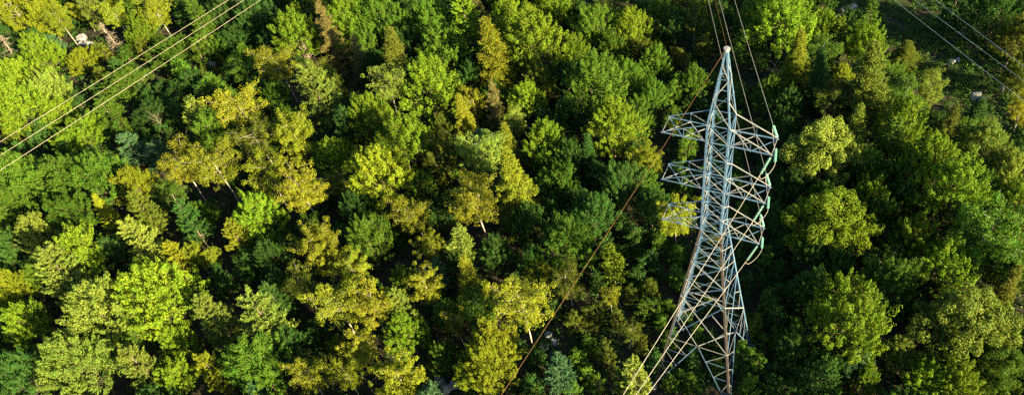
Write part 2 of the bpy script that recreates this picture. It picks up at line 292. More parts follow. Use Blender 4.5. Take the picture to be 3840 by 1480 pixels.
('m',10.69,30.94,6.2,3.0,'dark','dark green broadleaf tree beside the pale green oak, towards the shaggy lime maple'),
('m',12.23,31.31,7.7,4.3,'green','mid-green broadleaf tree between the large round oak and the pale clearing-edge birch'),
('b',27.39,19.46,8.5,4.1,'green','mid-green birch between the bare branching snag and the shaded green birch'),
('m',28.90,19.35,6.7,3.5,'green','mid-green broadleaf tree beside the bare branching snag, towards the shaded green birch'),
('m',-41.29,-15.78,6.7,3.4,'olive','olive broadleaf tree beside the brown dead sapling, towards the tan-gold birch'),
('m',-48.61,-18.83,8.0,4.5,'dark','dark green broadleaf tree beside the dark speckled maple, towards the brown dead sapling'),
('m',-71.39,-24.59,7.6,4.2,'green','mid-green broadleaf tree between the great spreading maple and the twiggy pale maple'),
('m',-72.68,-28.12,6.9,3.6,'green','mid-green broadleaf tree between the dappled broad maple and the twiggy pale maple'),
('m',-93.07,-22.74,7.4,4.0,'green','mid-green broadleaf tree beside the outstretched pale pine, towards the frosted pale maple'),
('p',-54.30,-12.98,9.2,4.4,'dark','dark green pine beside the fan-shaped pale pine, towards the tan-gold birch'),
('m',-42.61,-6.96,6.9,3.6,'dark','dark green broadleaf tree between the tan-gold birch and the pale dome pine'),
('m',-33.56,1.25,6.3,3.1,'dark','dark green broadleaf tree between the mint green pine and the half-bare leaning spruce'),
('m',-76.27,16.92,8.1,4.5,'green','mid-green broadleaf tree between the lacy yellow birch and the round golden birch'),
('p',-63.44,17.29,10.4,5.3,'dark','dark green pine beside the sunny clustered maple, towards the lacy yellow birch'),
('k',-15.86,5.74,4.7,2.9,'dark','dark green sapling beside the lime gully pine, towards the gully boulder'),
('k',-11.25,7.98,4.7,2.9,'dark',"dark green sapling beside the lime gully pine, towards the tower's rear foot"),
('k',-10.32,11.45,4.8,2.9,'dark','dark green sapling between the lime gully pine and the birch behind lowest arm'),
('k',-13.03,12.93,5.6,3.6,'dark','dark green sapling between the lime gully pine and the lowest empty cross-arm'),
('k',-17.94,10.96,5.3,3.3,'dark','dark green sapling between the lime gully pine and the green gully maple'),
('k',-19.54,-0.04,4.7,2.9,'dark','dark green sapling beside the gully boulder, towards the green gully maple'),
('k',-15.92,-0.73,5.0,3.1,'olive','olive sapling beside the gully boulder, towards the lime gully pine'),
('k',-13.87,0.79,4.6,2.8,'olive','olive sapling between the lime gully pine and the mint gully pine'),
('k',-11.43,1.28,4.2,2.5,'olive','olive sapling between the lime gully pine and the creamy pine under wires'),
('k',-8.59,3.51,4.6,2.8,'green','mid-green sapling between the lime gully pine and the tower foot under wires'),
('k',-6.11,5.27,4.2,2.5,'green','mid-green sapling between the tower foot under wires and the birch behind lowest arm'),
('k',-8.80,7.08,4.7,2.9,'olive','olive sapling between the lowest empty cross-arm and the creamy pine under wires'),
('k',-6.38,9.22,4.7,2.9,'green','mid-green sapling between the lowest empty cross-arm and the tower foot under wires'),
('k',-13.37,-3.10,4.2,2.5,'green','mid-green sapling beside the gully boulder, towards the tower foot under wires'),
('k',-10.29,-4.32,4.4,2.7,'olive','olive sapling between the creamy pine under wires and the gully boulder'),
('k',-13.77,-5.83,4.8,3.0,'green','mid-green sapling beside the mint gully pine, towards the gully boulder'),
('k',-10.58,-7.37,4.7,2.9,'green','mid-green sapling between the creamy pine under wires and the mint gully pine'),
('k',-7.87,-6.71,4.4,2.6,'green','mid-green sapling beside the creamy pine under wires, towards the mint gully pine'),
('k',-18.34,-7.49,4.5,2.7,'dark','dark green sapling between the mint gully pine and the gully boulder'),
('k',-17.09,-11.19,5.1,3.2,'dark','dark green sapling beside the mint gully pine, towards the rocky gap'),
('k',-12.84,-9.26,4.4,2.6,'green','mid-green sapling beside the mint gully pine, towards the creamy pine under wires'),
('k',-5.07,-2.22,4.4,2.7,'dark','dark green sapling beside the tower foot under wires, towards the creamy pine under wires'),
('k',-2.12,-3.83,4.3,2.6,'green',"mid-green sapling beside the tower foot under wires, towards the tower's front foot"),
('k',-0.32,-3.54,4.0,2.3,'green',"mid-green sapling between the tower foot under wires and the tower's front foot"),
('k',-4.23,1.14,4.1,2.5,'green','mid-green sapling beside the creamy pine under wires, towards the lowest insulators'),
('k',-1.94,3.21,4.1,2.5,'green','mid-green sapling beside the tower foot under wires, towards the lowest insulators'),
('k',-1.77,10.88,4.6,2.8,'green',"mid-green sapling between the tower's rear foot and the birch behind lowest arm"),
('k',-1.73,7.41,4.6,2.8,'green','mid-green sapling between the lowest insulators and the tower foot under wires'),
('k',-4.46,12.99,4.3,2.6,'green','mid-green sapling between the lowest insulators and the lime gully pine'),
('k',2.78,12.27,4.6,2.8,'dark',"dark green sapling beside the lowest insulators, towards the tower's rear foot"),
('k',4.94,9.48,4.9,3.0,'dark',"dark green sapling beside the tower's rear foot, towards the large round oak"),
('k',4.43,6.12,4.4,2.7,'olive',"olive sapling beside the tower's rear foot, towards the lowest insulators"),
('k',6.66,4.52,4.7,2.9,'green',"mid-green sapling beside the tower's rear foot, towards the blue-green young oak"),
('k',5.67,1.01,5.7,3.6,'green',"mid-green sapling between the tower's rear foot and the tower's front foot"),
('k',8.34,1.17,5.0,3.1,'dark',"dark green sapling between the tower's front foot and the blue-green young oak"),
('k',7.60,-1.23,4.9,3.0,'dark',"dark green sapling beside the tower's front foot, towards the blue-green young oak"),
('k',5.46,-1.44,4.6,2.8,'green',"mid-green sapling beside the tower's front foot, towards the tower's rear foot"),
('k',10.27,0.20,4.9,3.0,'dark',"dark green sapling between the tower's front foot and the great tufted maple"),
('k',6.76,7.82,4.8,3.0,'dark',"dark green sapling between the tower's rear foot and the great tufted maple"),
('k',7.30,11.18,4.8,3.0,'dark','dark green sapling between the great tufted maple and the lowest insulators'),
('k',5.20,14.09,4.6,2.8,'dark','dark green sapling beside the lowest insulators, towards the great tufted maple'),
('k',2.81,15.92,4.3,2.6,'green','mid-green sapling beside the lowest insulators, towards the large round oak'),
('k',3.45,21.38,5.2,3.2,'dark','dark green sapling beside the lowest insulators, towards the pale green oak'),
('k',4.81,17.65,5.0,3.1,'dark','dark green sapling beside the lowest insulators, towards the shaggy lime maple'),
('k',1.99,25.54,4.9,3.0,'dark','dark green sapling beside the middle insulators, towards the lowest insulators'),
('k',0.43,29.97,4.6,2.8,'dark','dark green sapling beside the middle insulators, towards the topmost insulators'),
('k',0.73,33.26,4.7,2.9,'green','mid-green sapling between the topmost insulators and the middle insulators'),
('k',-7.48,12.57,4.4,2.6,'green','mid-green sapling beside the birch behind lowest arm, towards the tower foot under wires'),
('k',-4.24,9.00,4.3,2.6,'green',"mid-green sapling between the lowest empty cross-arm and the tower's front foot"),
('k',-11.25,5.03,4.3,2.6,'olive','olive sapling beside the lime gully pine, towards the tower foot under wires'),
('k',-20.42,8.45,4.5,2.7,'dark','dark green sapling beside the green gully maple, towards the lime gully pine'),
('k',-10.22,14.31,4.4,2.7,'green','mid-green sapling beside the birch behind lowest arm, towards the lime gully pine'),
('k',-16.00,14.86,5.8,3.7,'dark','dark green sapling between the lowest empty cross-arm and the green gully maple'),
('k',-19.56,19.45,5.1,3.2,'dark','dark green sapling between the lone gully birch and the green gully maple'),
('k',-11.51,30.32,6.1,3.9,'green','mid-green sapling between the lone gully birch and the topmost insulators'),
('k',-9.88,23.36,5.8,3.7,'green','mid-green sapling between the middle empty cross-arm and the birch behind lowest arm'),
('k',-9.88,38.79,5.4,3.4,'green','mid-green sapling between the top empty cross-arm and the topmost insulators'),
('k',-6.55,39.65,5.3,3.4,'green','mid-green sapling beside the grey ridge snag, towards the lowest empty cross-arm'),
('k',-7.49,45.21,5.9,3.8,'green','mid-green sapling beside the grey ridge snag, towards the top empty cross-arm'),
('k',-5.62,31.93,5.2,3.2,'green','mid-green sapling between the topmost insulators and the middle empty cross-arm'),
('k',-3.64,26.70,5.0,3.1,'green','mid-green sapling beside the middle insulators, towards the middle empty cross-arm'),
('k',-1.84,22.07,4.5,2.7,'green','mid-green sapling between the lowest insulators and the middle insulators'),
('k',-18.07,43.05,6.1,3.9,'green',"mid-green sapling between the shaded-foot lime maple and the tower's peak"),
('k',-18.76,51.26,6.3,4.1,'olive',"olive sapling beside the tower's peak, towards the silvery green maple"),
('k',-16.05,59.79,5.9,3.8,'green','mid-green sapling between the ridge-top lime maple and the lime tuft maple'),
('k',-11.03,53.60,5.7,3.6,'green',"mid-green sapling beside the tower's peak, towards the grey ridge snag"),
('k',-9.86,56.17,5.7,3.6,'green',"mid-green sapling beside the tower's peak, towards the ridge-top lime maple"),
('k',-16.73,55.44,5.9,3.7,'olive',"olive sapling beside the tower's peak, towards the lime tuft maple"),
('k',-0.63,17.59,4.0,2.3,'dark','dark green sapling beside the lowest insulators, towards the birch behind lowest arm'),
('k',-19.76,31.40,6.3,4.0,'dark','dark green sapling between the shaded-foot lime maple and the top empty cross-arm'),
('k',-119.32,24.67,6.2,4.0,'olive','olive sapling beside the green maple under wires, towards the sunlit shrubby maple'),
('k',-119.76,18.92,6.7,4.3,'dark','dark green sapling between the dark flat rock and the silver-tipped young pine'),
('k',-108.51,14.19,6.4,4.1,'dark','dark green sapling between the broken white snag and the small tan snag'),
('k',-122.65,16.10,6.1,3.9,'olive','olive sapling beside the sunlit shrubby maple, towards the broken white snag'),
('k',-105.85,22.09,7.1,4.7,'green','mid-green sapling beside the green maple under wires, towards the silver-tipped young pine'),
('k',-96.91,18.56,6.3,4.1,'dark','dark green sapling between the silver-tipped young pine and the pale cutting stone'),
('k',-102.23,20.14,6.4,4.2,'dark','dark green sapling between the pale cutting stone and the broken white snag'),
('k',-95.35,7.80,6.6,4.3,'dark','dark green sapling beside the broken white snag, towards the leaning white snag'),
('k',-106.81,5.70,6.7,4.4,'green','mid-green sapling between the low lime maple and the leaning white snag'),
('k',-119.76,8.55,6.4,4.2,'dark','dark green sapling beside the low lime maple, towards the sunlit shrubby maple'),
('k',-120.18,0.51,7.3,4.9,'dark','dark green sapling between the bright lime tree at edge and the broad soft green maple'),
('k',-104.84,-0.28,6.0,3.9,'dark','dark green sapling between the broad soft green maple and the broken white snag'),
('k',-120.05,-2.45,7.3,4.8,'dark','dark green sapling beside the bright lime tree at edge, towards the frosted pale maple'),
('k',-111.88,-1.45,6.1,3.9,'dark','dark green sapling between the broad soft green maple and the low lime maple'),
('k',-127.77,-1.71,7.4,4.9,'olive','olive sapling beside the bright lime tree at edge, towards the broad soft green maple'),
('k',-107.34,28.08,7.3,4.8,'green','mid-green sapling beside the pale cutting stone, towards the green maple under wires'),
('k',-97.27,25.61,6.5,4.2,'dark','dark green sapling between the pale cutting stone and the round golden birch'),
('k',-91.09,25.61,7.5,5.0,'dark','dark green sapling between the round golden birch and the dark maple behind wires'),
('k',-98.77,13.27,6.2,4.0,'dark','dark green sapling between the silver-tipped young pine and the broken white snag'),
('k',-121.41,-6.80,7.2,4.7,'dark','dark green sapling between the bright lime tree at edge and the frosted pale maple'),
('k',-117.42,11.00,4.9,2.9,'dark','dark green sapling between the sunlit shrubby maple and the yellow-topped maple'),
('k',-0.66,35.86,3.0,1.9,'dark','dark green sapling beside the topmost insulators, towards the middle insulators'),
('k',-101.45,4.58,3.4,2.5,'olive','olive sapling beside the dusky blue pine, towards the low lime maple'),
('k',-122.73,-0.61,3.9,2.0,'dark','dark green sapling beside the broad soft green maple, towards the grey dead spruce at edge'),
('k',-96.81,37.99,3.0,1.9,'olive','olive sapling beside the tall lime maple, towards the dark maple behind wires'),
('k',-109.42,19.12,3.3,2.7,'olive','olive sapling between the green maple under wires and the broken white snag'),
('k',-6.14,3.02,3.7,2.2,'green','mid-green sapling beside the tower foot under wires, towards the lowest empty cross-arm'),
('k',-10.91,40.45,3.3,1.9,'green','mid-green sapling between the grey ridge snag and the lone gully birch'),
('k',-99.09,44.04,2.9,2.2,'green','mid-green sapling between the dark maple behind wires and the feathery lime maple'),
('k',-17.01,64.47,3.8,2.1,'dark','dark green sapling between the lime tuft maple and the rock outcrop'),
('k',-107.99,17.31,4.0,2.8,'dark','dark green sapling between the green maple under wires and the dusky blue pine'),
('k',-14.96,63.94,3.0,2.2,'dark',"dark green sapling beside the tower's peak, towards the rock outcrop"),
('k',-6.17,47.11,2.9,2.1,'dark',"dark green sapling between the topmost insulators and the tower's peak"),
('k',-114.79,30.81,3.8,2.5,'dark','dark green sapling between the green maple under wires and the pale cutting stone'),
('k',-107.56,51.31,3.0,2.0,'green','mid-green sapling between the feathery lime maple and the pale cutting stone'),
('k',-93.28,14.54,3.7,2.7,'olive','olive sapling beside the silver-tipped young pine, towards the round golden birch'),
('k',-9.98,48.67,3.5,2.6,'olive',"olive sapling beside the tower's peak, towards the topmost insulators"),
('k',-106.12,50.09,4.5,2.5,'dark','dark green sapling beside the tall lime maple, towards the green maple under wires'),
('k',-3.57,4.51,3.6,2.2,'green','mid-green sapling between the creamy pine under wires and the lowest insulators'),
('k',-15.12,66.20,3.1,2.0,'dark',"dark green sapling beside the tower's peak, towards the lone clearing pine"),
('k',-12.69,21.28,3.0,1.8,'dark','dark green sapling beside the lowest empty cross-arm, towards the lone gully birch'),
('k',-13.68,57.55,3.0,2.4,'green','mid-green sapling between the ridge spruce and the lime tuft maple'),
('k',-22.17,62.80,3.9,2.9,'dark',"dark green sapling between the tower's peak and the lime tuft maple"),
('k',-0.73,24.83,3.7,2.4,'green','mid-green sapling between the lowest insulators and the topmost insulators'),
('k',1.21,17.84,3.7,2.6,'green',"mid-green sapling between the middle insulators and the tower's rear foot"),
('k',-6.34,28.78,4.5,2.7,'dark','dark green sapling between the middle insulators and the middle empty cross-arm'),
('k',-2.10,34.48,3.5,2.0,'dark','dark green sapling beside the middle insulators, towards the grey ridge snag'),
('k',-1.41,26.59,3.0,2.0,'green','mid-green sapling beside the middle insulators, towards the birch behind lowest arm'),
('k',-119.59,11.72,3.9,2.2,'olive','olive sapling beside the sunlit shrubby maple, towards the yellow-topped maple'),
('k',-104.25,5.30,4.1,2.7,'dark','dark green sapling beside the broken white snag, towards the broad soft green maple'),
('k',-116.39,-0.65,3.5,2.1,'dark','dark green sapling beside the broad soft green maple, towards the sunlit shrubby maple'),
('k',-101.09,30.50,3.8,2.2,'dark','dark green sapling beside the dark maple behind wires, towards the round golden birch'),
('k',-10.02,19.67,3.3,2.0,'olive','olive sapling beside the birch behind lowest arm, towards the lowest empty cross-arm'),
('k',-7.59,32.71,3.0,2.2,'green','mid-green sapling between the middle insulators and the top empty cross-arm'),
('k',-99.01,34.35,3.6,2.4,'olive','olive sapling beside the dark maple behind wires, towards the big pale white pine'),
('k',-20.25,53.63,3.6,1.9,'olive',"olive sapling between the tower's peak and the silvery green maple"),
('k',-94.98,17.11,3.7,2.1,'olive','olive sapling between the silver-tipped young pine and the round golden birch'),
('k',-16.49,68.53,3.8,2.4,'olive','olive sapling between the lime tuft maple and the lone clearing pine'),
('k',-8.75,9.90,3.7,2.3,'dark','dark green sapling between the birch behind lowest arm and the creamy pine under wires'),
('k',-1.92,20.25,3.1,2.3,'green','mid-green sapling beside the lowest insulators, towards the middle empty cross-arm'),
('k',-10.95,64.62,4.2,2.6,'dark',"dark green sapling between the ridge-top lime maple and the tower's peak"),
('k',-96.32,35.68,3.6,2.1,'olive','olive sapling between the tan dead spruce and the dark maple behind wires'),
('k',-117.60,2.19,3.7,2.5,'dark','dark green sapling beside the low lime maple, towards the gold-tipped dark spruce'),
('k',-9.01,25.96,4.6,2.6,'dark','dark green sapling beside the middle empty cross-arm, towards the middle insulators'),
('k',-7.43,61.10,2.7,1.9,'olive',"olive sapling beside the ridge-top lime maple, towards the tower's peak"),
('k',-13.27,28.49,2.9,2.4,'dark','dark green sapling beside the middle empty cross-arm, towards the top empty cross-arm'),
('k',-106.89,9.72,3.0,2.4,'dark','dark green sapling beside the broken white snag, towards the low lime maple'),
('k',-122.90,9.20,3.9,2.2,'olive','olive sapling between the sunlit shrubby maple and the broad soft green maple'),
('k',-117.32,6.10,3.4,2.0,'dark','dark green sapling beside the low lime maple, towards the dusky blue pine'),
('k',-123.37,13.23,4.1,2.4,'dark','dark green sapling beside the low lime maple, towards the green maple under wires'),
('k',0.65,2.53,3.3,1.9,'dark',"dark green sapling beside the tower's rear foot, towards the tower foot under wires"),
('k',-104.45,25.09,3.6,1.9,'olive','olive sapling beside the pale cutting stone, towards the silver-tipped young pine'),
('k',-12.96,38.58,3.8,2.2,'dark','dark green sapling beside the top empty cross-arm, towards the topmost insulators'),
('k',-18.79,53.47,3.2,1.8,'green',"mid-green sapling beside the tower's peak, towards the shaded-foot lime maple"),
('k',-117.67,-8.87,3.8,2.2,'green','mid-green sapling beside the frosted pale maple, towards the grey dead spruce at edge'),
('k',-117.83,21.19,3.3,2.4,'dark','dark green sapling between the slim birch above rocks and the broken white snag'),
('k',-9.08,35.62,3.1,2.4,'olive','olive sapling between the middle empty cross-arm and the grey ridge snag'),
('k',-102.70,47.78,2.9,2.3,'green','mid-green sapling between the dark maple behind wires and the browning spruce'),
('k',-114.20,-7.87,2.8,2.2,'olive','olive sapling beside the broad soft green maple, towards the frosted pale maple'),
('k',-10.24,43.65,3.8,2.4,'dark','dark green sapling between the grey ridge snag and the top empty cross-arm'),
('k',-24.90,68.63,3.2,2.4,'olive','olive sapling beside the lime tuft maple, towards the ridge-top lime maple'),
('k',-110.29,22.28,3.3,1.9,'olive','olive sapling beside the green maple under wires, towards the broken white snag'),
('k',-108.52,23.31,3.0,2.0,'dark','dark green sapling between the green maple under wires and the silver-tipped young pine'),
('k',1.32,-0.52,4.1,2.8,'green',"mid-green sapling beside the tower's front foot, towards the tower foot under wires"),
('k',-7.54,18.77,3.2,2.3,'dark','dark green sapling beside the birch behind lowest arm, towards the lowest insulators'),
('k',-22.15,-0.58,3.7,2.0,'green','mid-green sapling beside the rounded gold birch, towards the green gully maple'),
('k',-13.18,62.97,4.0,2.1,'dark','dark green sapling beside the ridge-top lime maple, towards the lime tuft maple'),
('k',-19.23,66.32,3.8,2.5,'green','mid-green sapling beside the lime tuft maple, towards the lone clearing pine'),
('k',-7.11,-0.62,3.3,2.4,'olive','olive sapling beside the tower foot under wires, towards the lime gully pine'),
('k',-12.75,59.22,4.7,2.8,'dark',"dark green sapling beside the tower's peak, towards the ridge spruce"),
('k',-28.46,68.27,3.0,1.9,'green','mid-green sapling beside the lime tuft maple, towards the grey ridge snag'),
('k',-7.10,34.58,2.9,1.9,'dark','dark green sapling between the grey ridge snag and the birch behind lowest arm'),
('k',-112.76,30.60,4.6,2.6,'dark','dark green sapling beside the green maple under wires, towards the dark maple behind wires'),
('k',-3.76,15.65,4.1,2.2,'olive','olive sapling between the lowest insulators and the birch behind lowest arm'),
('k',-108.51,49.11,2.9,2.4,'dark','dark green sapling beside the dark maple behind wires, towards the feathery lime maple'),
('k',-5.96,23.49,3.4,2.9,'olive','olive sapling between the birch behind lowest arm and the middle insulators'),
('k',-15.19,9.56,3.9,2.6,'olive','olive sapling between the lowest empty cross-arm and the gully boulder'),
('k',-102.81,45.72,3.2,2.5,'dark','dark green sapling beside the tall lime maple, towards the pale cutting stone'),
('k',-106.68,-2.40,3.3,2.7,'dark','dark green sapling beside the broad soft green maple, towards the dusky blue pine'),
('k',-15.26,11.26,3.0,1.8,'green','mid-green sapling beside the lime gully pine, towards the green gully maple'),
('k',-12.76,41.40,4.6,2.6,'dark','dark green sapling beside the top empty cross-arm, towards the grey ridge snag'),
('k',-12.05,33.60,3.5,2.3,'green','mid-green sapling beside the top empty cross-arm, towards the middle insulators'),
('k',-14.87,39.68,3.1,2.5,'green',"mid-green sapling beside the top empty cross-arm, towards the tower's peak"),
('k',-14.94,41.79,4.2,2.8,'dark',"dark green sapling between the lone gully birch and the tower's peak"),
('k',-119.40,15.08,3.1,1.8,'green','mid-green sapling between the sunlit shrubby maple and the broken white snag'),
('k',-0.79,-1.15,3.4,2.5,'dark',"dark green sapling between the tower foot under wires and the tower's rear foot"),
('k',-102.39,28.83,3.7,2.0,'olive','olive sapling beside the dark maple behind wires, towards the silver-tipped young pine'),
('k',0.22,20.67,4.0,2.2,'dark','dark green sapling beside the lowest insulators, towards the middle insulators'),
('k',-102.66,31.09,2.8,2.2,'dark','dark green sapling between the dark maple behind wires and the pale cutting stone'),
('k',-94.49,12.18,3.5,2.0,'green','mid-green sapling beside the silver-tipped young pine, towards the leaning white snag'),
('k',-94.78,23.97,3.8,2.6,'dark','dark green sapling between the pale cutting stone and the lacy yellow birch'),
('k',-108.59,43.58,3.2,2.7,'olive','olive sapling beside the dark maple behind wires, towards the tall lime maple'),
('k',-116.65,28.84,3.0,2.3,'dark','dark green sapling between the pale cutting stone and the small tan snag'),
('k',-116.37,-6.95,4.4,2.8,'olive','olive sapling beside the broad soft green maple, towards the bright lime tree at edge'),
('k',-110.06,30.66,4.5,2.7,'green','mid-green sapling beside the pale cutting stone, towards the dark maple behind wires'),
('k',-123.46,-3.20,3.2,2.5,'dark','dark green sapling beside the bright lime tree at edge, towards the outstretched pale pine'),
('k',-11.85,48.16,3.6,2.3,'green',"mid-green sapling between the tower's peak and the top empty cross-arm"),
('k',-101.09,14.46,3.0,2.1,'olive','olive sapling beside the broken white snag, towards the pale cutting stone'),
('k',-21.18,66.76,4.1,2.3,'dark','dark green sapling beside the lime tuft maple, towards the rock outcrop'),
('k',-2.09,39.66,3.8,2.5,'green','mid-green sapling beside the topmost insulators, towards the grey ridge snag'),
('k',-14.81,68.59,4.1,2.3,'dark','dark green sapling beside the ridge-top lime maple, towards the silvery green maple'),
('k',-11.40,25.82,3.7,2.5,'green','mid-green sapling beside the middle empty cross-arm, towards the birch behind lowest arm'),
('k',-9.76,66.33,3.5,2.6,'olive',"olive sapling between the tower's peak and the rock outcrop"),
('k',-3.98,40.01,3.4,2.1,'olive',"olive sapling beside the topmost insulators, towards the tower's peak"),
('k',-13.69,70.82,3.8,2.1,'dark','dark green sapling beside the ridge-top lime maple, towards the top empty cross-arm'),
('k',-18.54,48.22,3.9,2.7,'dark','dark green sapling between the silvery green maple and the grey ridge snag'),
('k',-108.98,8.26,3.4,1.9,'olive','olive sapling between the broken white snag and the low lime maple'),
('k',-1.11,12.99,5.0,2.9,'dark','dark green sapling beside the lowest insulators, towards the tower foot under wires'),
('k',-102.37,7.14,3.0,1.9,'dark','dark green sapling between the broken white snag and the dusky blue pine'),
('k',1.25,6.89,4.2,2.3,'olive',"olive sapling beside the tower's rear foot, towards the birch behind lowest arm"),
('k',1.34,9.34,2.5,2.0,'olive',"olive sapling between the tower's rear foot and the lowest insulators"),
('k',-102.62,43.00,3.8,2.5,'olive','olive sapling between the tall lime maple and the dark maple behind wires'),
('k',-23.42,61.27,3.1,1.8,'green','mid-green sapling beside the lime tuft maple, towards the ridge spruce'),
('k',-12.05,51.53,3.3,2.7,'dark',"dark green sapling beside the tower's peak, towards the top empty cross-arm"),
('k',1.80,28.52,3.6,2.0,'dark','dark green sapling beside the middle insulators, towards the large round oak'),
('k',-7.03,52.46,3.7,2.6,'dark',"dark green sapling beside the grey ridge snag, towards the tower's peak"),
('k',-4.90,18.42,2.9,2.0,'green','mid-green sapling between the lowest empty cross-arm and the lowest insulators'),
('k',-102.45,2.60,4.5,2.6,'olive','olive sapling beside the dusky blue pine, towards the broad soft green maple'),
('k',-19.70,62.42,3.3,2.3,'green','mid-green sapling between the ridge-top lime maple and the wide lime maple'),
('k',-116.04,9.54,3.0,2.2,'dark','dark green sapling beside the low lime maple, towards the silver-tipped young pine'),
('k',-3.83,29.04,4.7,2.6,'dark','dark green sapling beside the middle insulators, towards the lone gully birch'),
('k',-8.11,62.81,2.9,2.2,'green','mid-green sapling beside the ridge-top lime maple, towards the grey ridge snag'),
('k',-94.45,32.44,3.7,2.2,'dark','dark green sapling between the dark maple behind wires and the big pale white pine'),
('k',-118.48,12.92,2.7,2.1,'olive','olive sapling between the sunlit shrubby maple and the dusky blue pine'),
('k',-24.65,64.73,4.2,2.9,'olive','olive sapling beside the lime tuft maple, towards the dark ridge spruce'),
('k',-121.20,13.26,3.8,2.4,'dark','dark green sapling beside the sunlit shrubby maple, towards the dusky blue pine'),
('k',-100.25,9.38,4.3,2.9,'dark','dark green sapling beside the broken white snag, towards the dusky blue pine'),
('k',-98.81,23.92,3.4,2.1,'olive','olive sapling between the round golden birch and the green maple under wires'),
('k',-112.40,-6.17,3.2,2.0,'dark','dark green sapling between the frosted pale maple and the low lime maple'),
('k',-104.93,29.82,3.5,2.0,'olive','olive sapling beside the pale cutting stone, towards the tan dead spruce'),
('k',-4.35,34.97,4.1,2.2,'dark','dark green sapling beside the topmost insulators, towards the middle empty cross-arm'),
('k',-12.90,10.72,2.8,2.2,'green','mid-green sapling beside the lime gully pine, towards the birch behind lowest arm'),
('k',-123.91,-5.58,3.5,2.0,'dark','dark green sapling between the frosted pale maple and the grey dead spruce at edge'),
('k',-95.55,14.86,4.6,2.9,'dark','dark green sapling between the broken white snag and the round golden birch'),
('k',-8.26,28.37,3.7,2.2,'green','mid-green sapling between the middle insulators and the lone gully birch'),
('k',-15.64,37.97,4.1,2.6,'green','mid-green sapling beside the top empty cross-arm, towards the ridge spruce'),
('k',-12.03,36.58,4.5,2.7,'dark','dark green sapling between the topmost insulators and the shaded-foot lime maple'),
('k',-102.23,25.93,3.4,2.0,'olive','olive sapling beside the pale cutting stone, towards the round golden birch'),
('k',3.60,7.93,3.0,2.4,'olive',"olive sapling beside the tower's rear foot, towards the middle insulators"),
('k',-18.43,68.45,3.2,2.3,'olive','olive sapling between the lime tuft maple and the ridge-end lime maple'),
('k',-103.32,23.24,3.5,1.8,'olive','olive sapling beside the pale cutting stone, towards the leaning white snag'),
('k',-101.18,16.59,2.7,2.0,'green','mid-green sapling beside the silver-tipped young pine, towards the green maple under wires'),
('k',-1.52,30.78,3.5,2.1,'dark','dark green sapling beside the middle insulators, towards the top empty cross-arm'),
('k',-104.24,44.24,3.9,2.1,'dark','dark green sapling beside the dark maple behind wires, towards the browning spruce'),
('k',-117.42,17.86,2.7,1.9,'dark','dark green sapling between the small tan snag and the dusky blue pine'),
('k',-114.72,5.66,4.6,2.7,'dark','dark green sapling beside the low lime maple, towards the first twin golden birch'),
('k',-114.35,-4.04,3.3,2.1,'dark','dark green sapling beside the broad soft green maple, towards the low lime maple'),
('k',-11.86,71.41,2.9,2.3,'dark','dark green sapling beside the ridge spruce, towards the lime tuft maple'),
('k',-0.37,15.25,3.4,2.7,'dark','dark green sapling beside the lowest insulators, towards the lowest empty cross-arm'),
('k',-97.50,10.81,4.0,2.5,'green','mid-green sapling beside the silver-tipped young pine, towards the dusky blue pine'),
('m',-137.12,3.59,7.1,5.5,'dark','dark green broadleaf tree beside the grey dead spruce at edge, towards the frosted pale maple'),  # filler trees from here: darker tints paint in the shade between taller crowns
('m',16.53,28.08,6.8,5.2,'dark','dark green broadleaf tree between the big sunlit ridge maple and the large round oak'),
('p',-45.74,6.13,5.4,4.8,'dark','dark green pine between the great yellow-lime maple and the mint green pine'),
('b',-164.38,42.96,7.0,4.4,'green','mid-green birch some way behind the white-stemmed birch'),
('m',-80.35,-39.13,5.4,4.3,'green','mid-green broadleaf tree some way in front of the twiggy pale maple'),
('m',-158.21,29.91,5.3,4.8,'green','mid-green broadleaf tree beside the grey dead spruce at edge, towards the green maple under wires'),
('s',-27.63,27.15,5.8,4.8,'olive','olive spruce beside the dusky gully spruce, towards the shaded-foot lime maple'),
('p',-36.33,-23.16,7.0,5.5,'blue','blue-green pine between the gold birch at bottom edge and the dark speckled maple'),
('p',-140.66,43.03,7.1,5.8,'dark','dark green pine beside the white-stemmed birch, towards the dark maple behind wires'),
('b',-75.85,57.61,7.0,4.8,'green','mid-green birch between the upright-tipped lime pine and the feathery lime maple'),
('m',-175.83,43.95,6.4,4.8,'dark','dark green broadleaf tree some way behind the white-stemmed birch'),
('m',-161.90,14.40,6.4,4.9,'green','mid-green broadleaf tree some way behind the grey dead spruce at edge'),
('m',-149.84,35.87,5.6,5.6,'green','mid-green broadleaf tree beside the grey dead spruce at edge, towards the dark maple behind wires'),
('p',-86.88,21.43,6.5,4.6,'dark','dark green pine beside the round golden birch, towards the dark maple behind wires'),
('b',-43.90,74.19,6.6,5.3,'green','mid-green birch between the upright-tipped lime pine and the ridge-top lime maple'),
('m',-9.65,75.81,5.5,4.9,'green','mid-green broadleaf tree beside the rock outcrop, towards the lime tuft maple'),
('m',-60.00,65.23,5.4,5.9,'dark','dark green broadleaf tree beside the upright-tipped lime pine, towards the lime tuft maple'),
('p',-53.34,73.15,6.2,5.7,'dark',"dark green pine beside the upright-tipped lime pine, towards the tower's peak"),
('p',-49.36,61.97,5.4,4.6,'blue','blue-green pine between the upright-tipped lime pine and the lime tuft maple'),
('b',-73.04,27.24,6.6,4.6,'olive','olive birch between the big pale white pine and the slim tan spruce'),
('b',-115.29,40.61,5.6,5.6,'olive','olive birch beside the dark maple behind wires, towards the slim birch above rocks'),
('p',-67.25,54.11,5.5,6.0,'dark','dark green pine beside the upright-tipped lime pine, towards the feathery lime maple'),
('m',-154.12,33.47,6.6,5.4,'green','mid-green broadleaf tree beside the white-stemmed birch, towards the grey dead spruce at edge'),
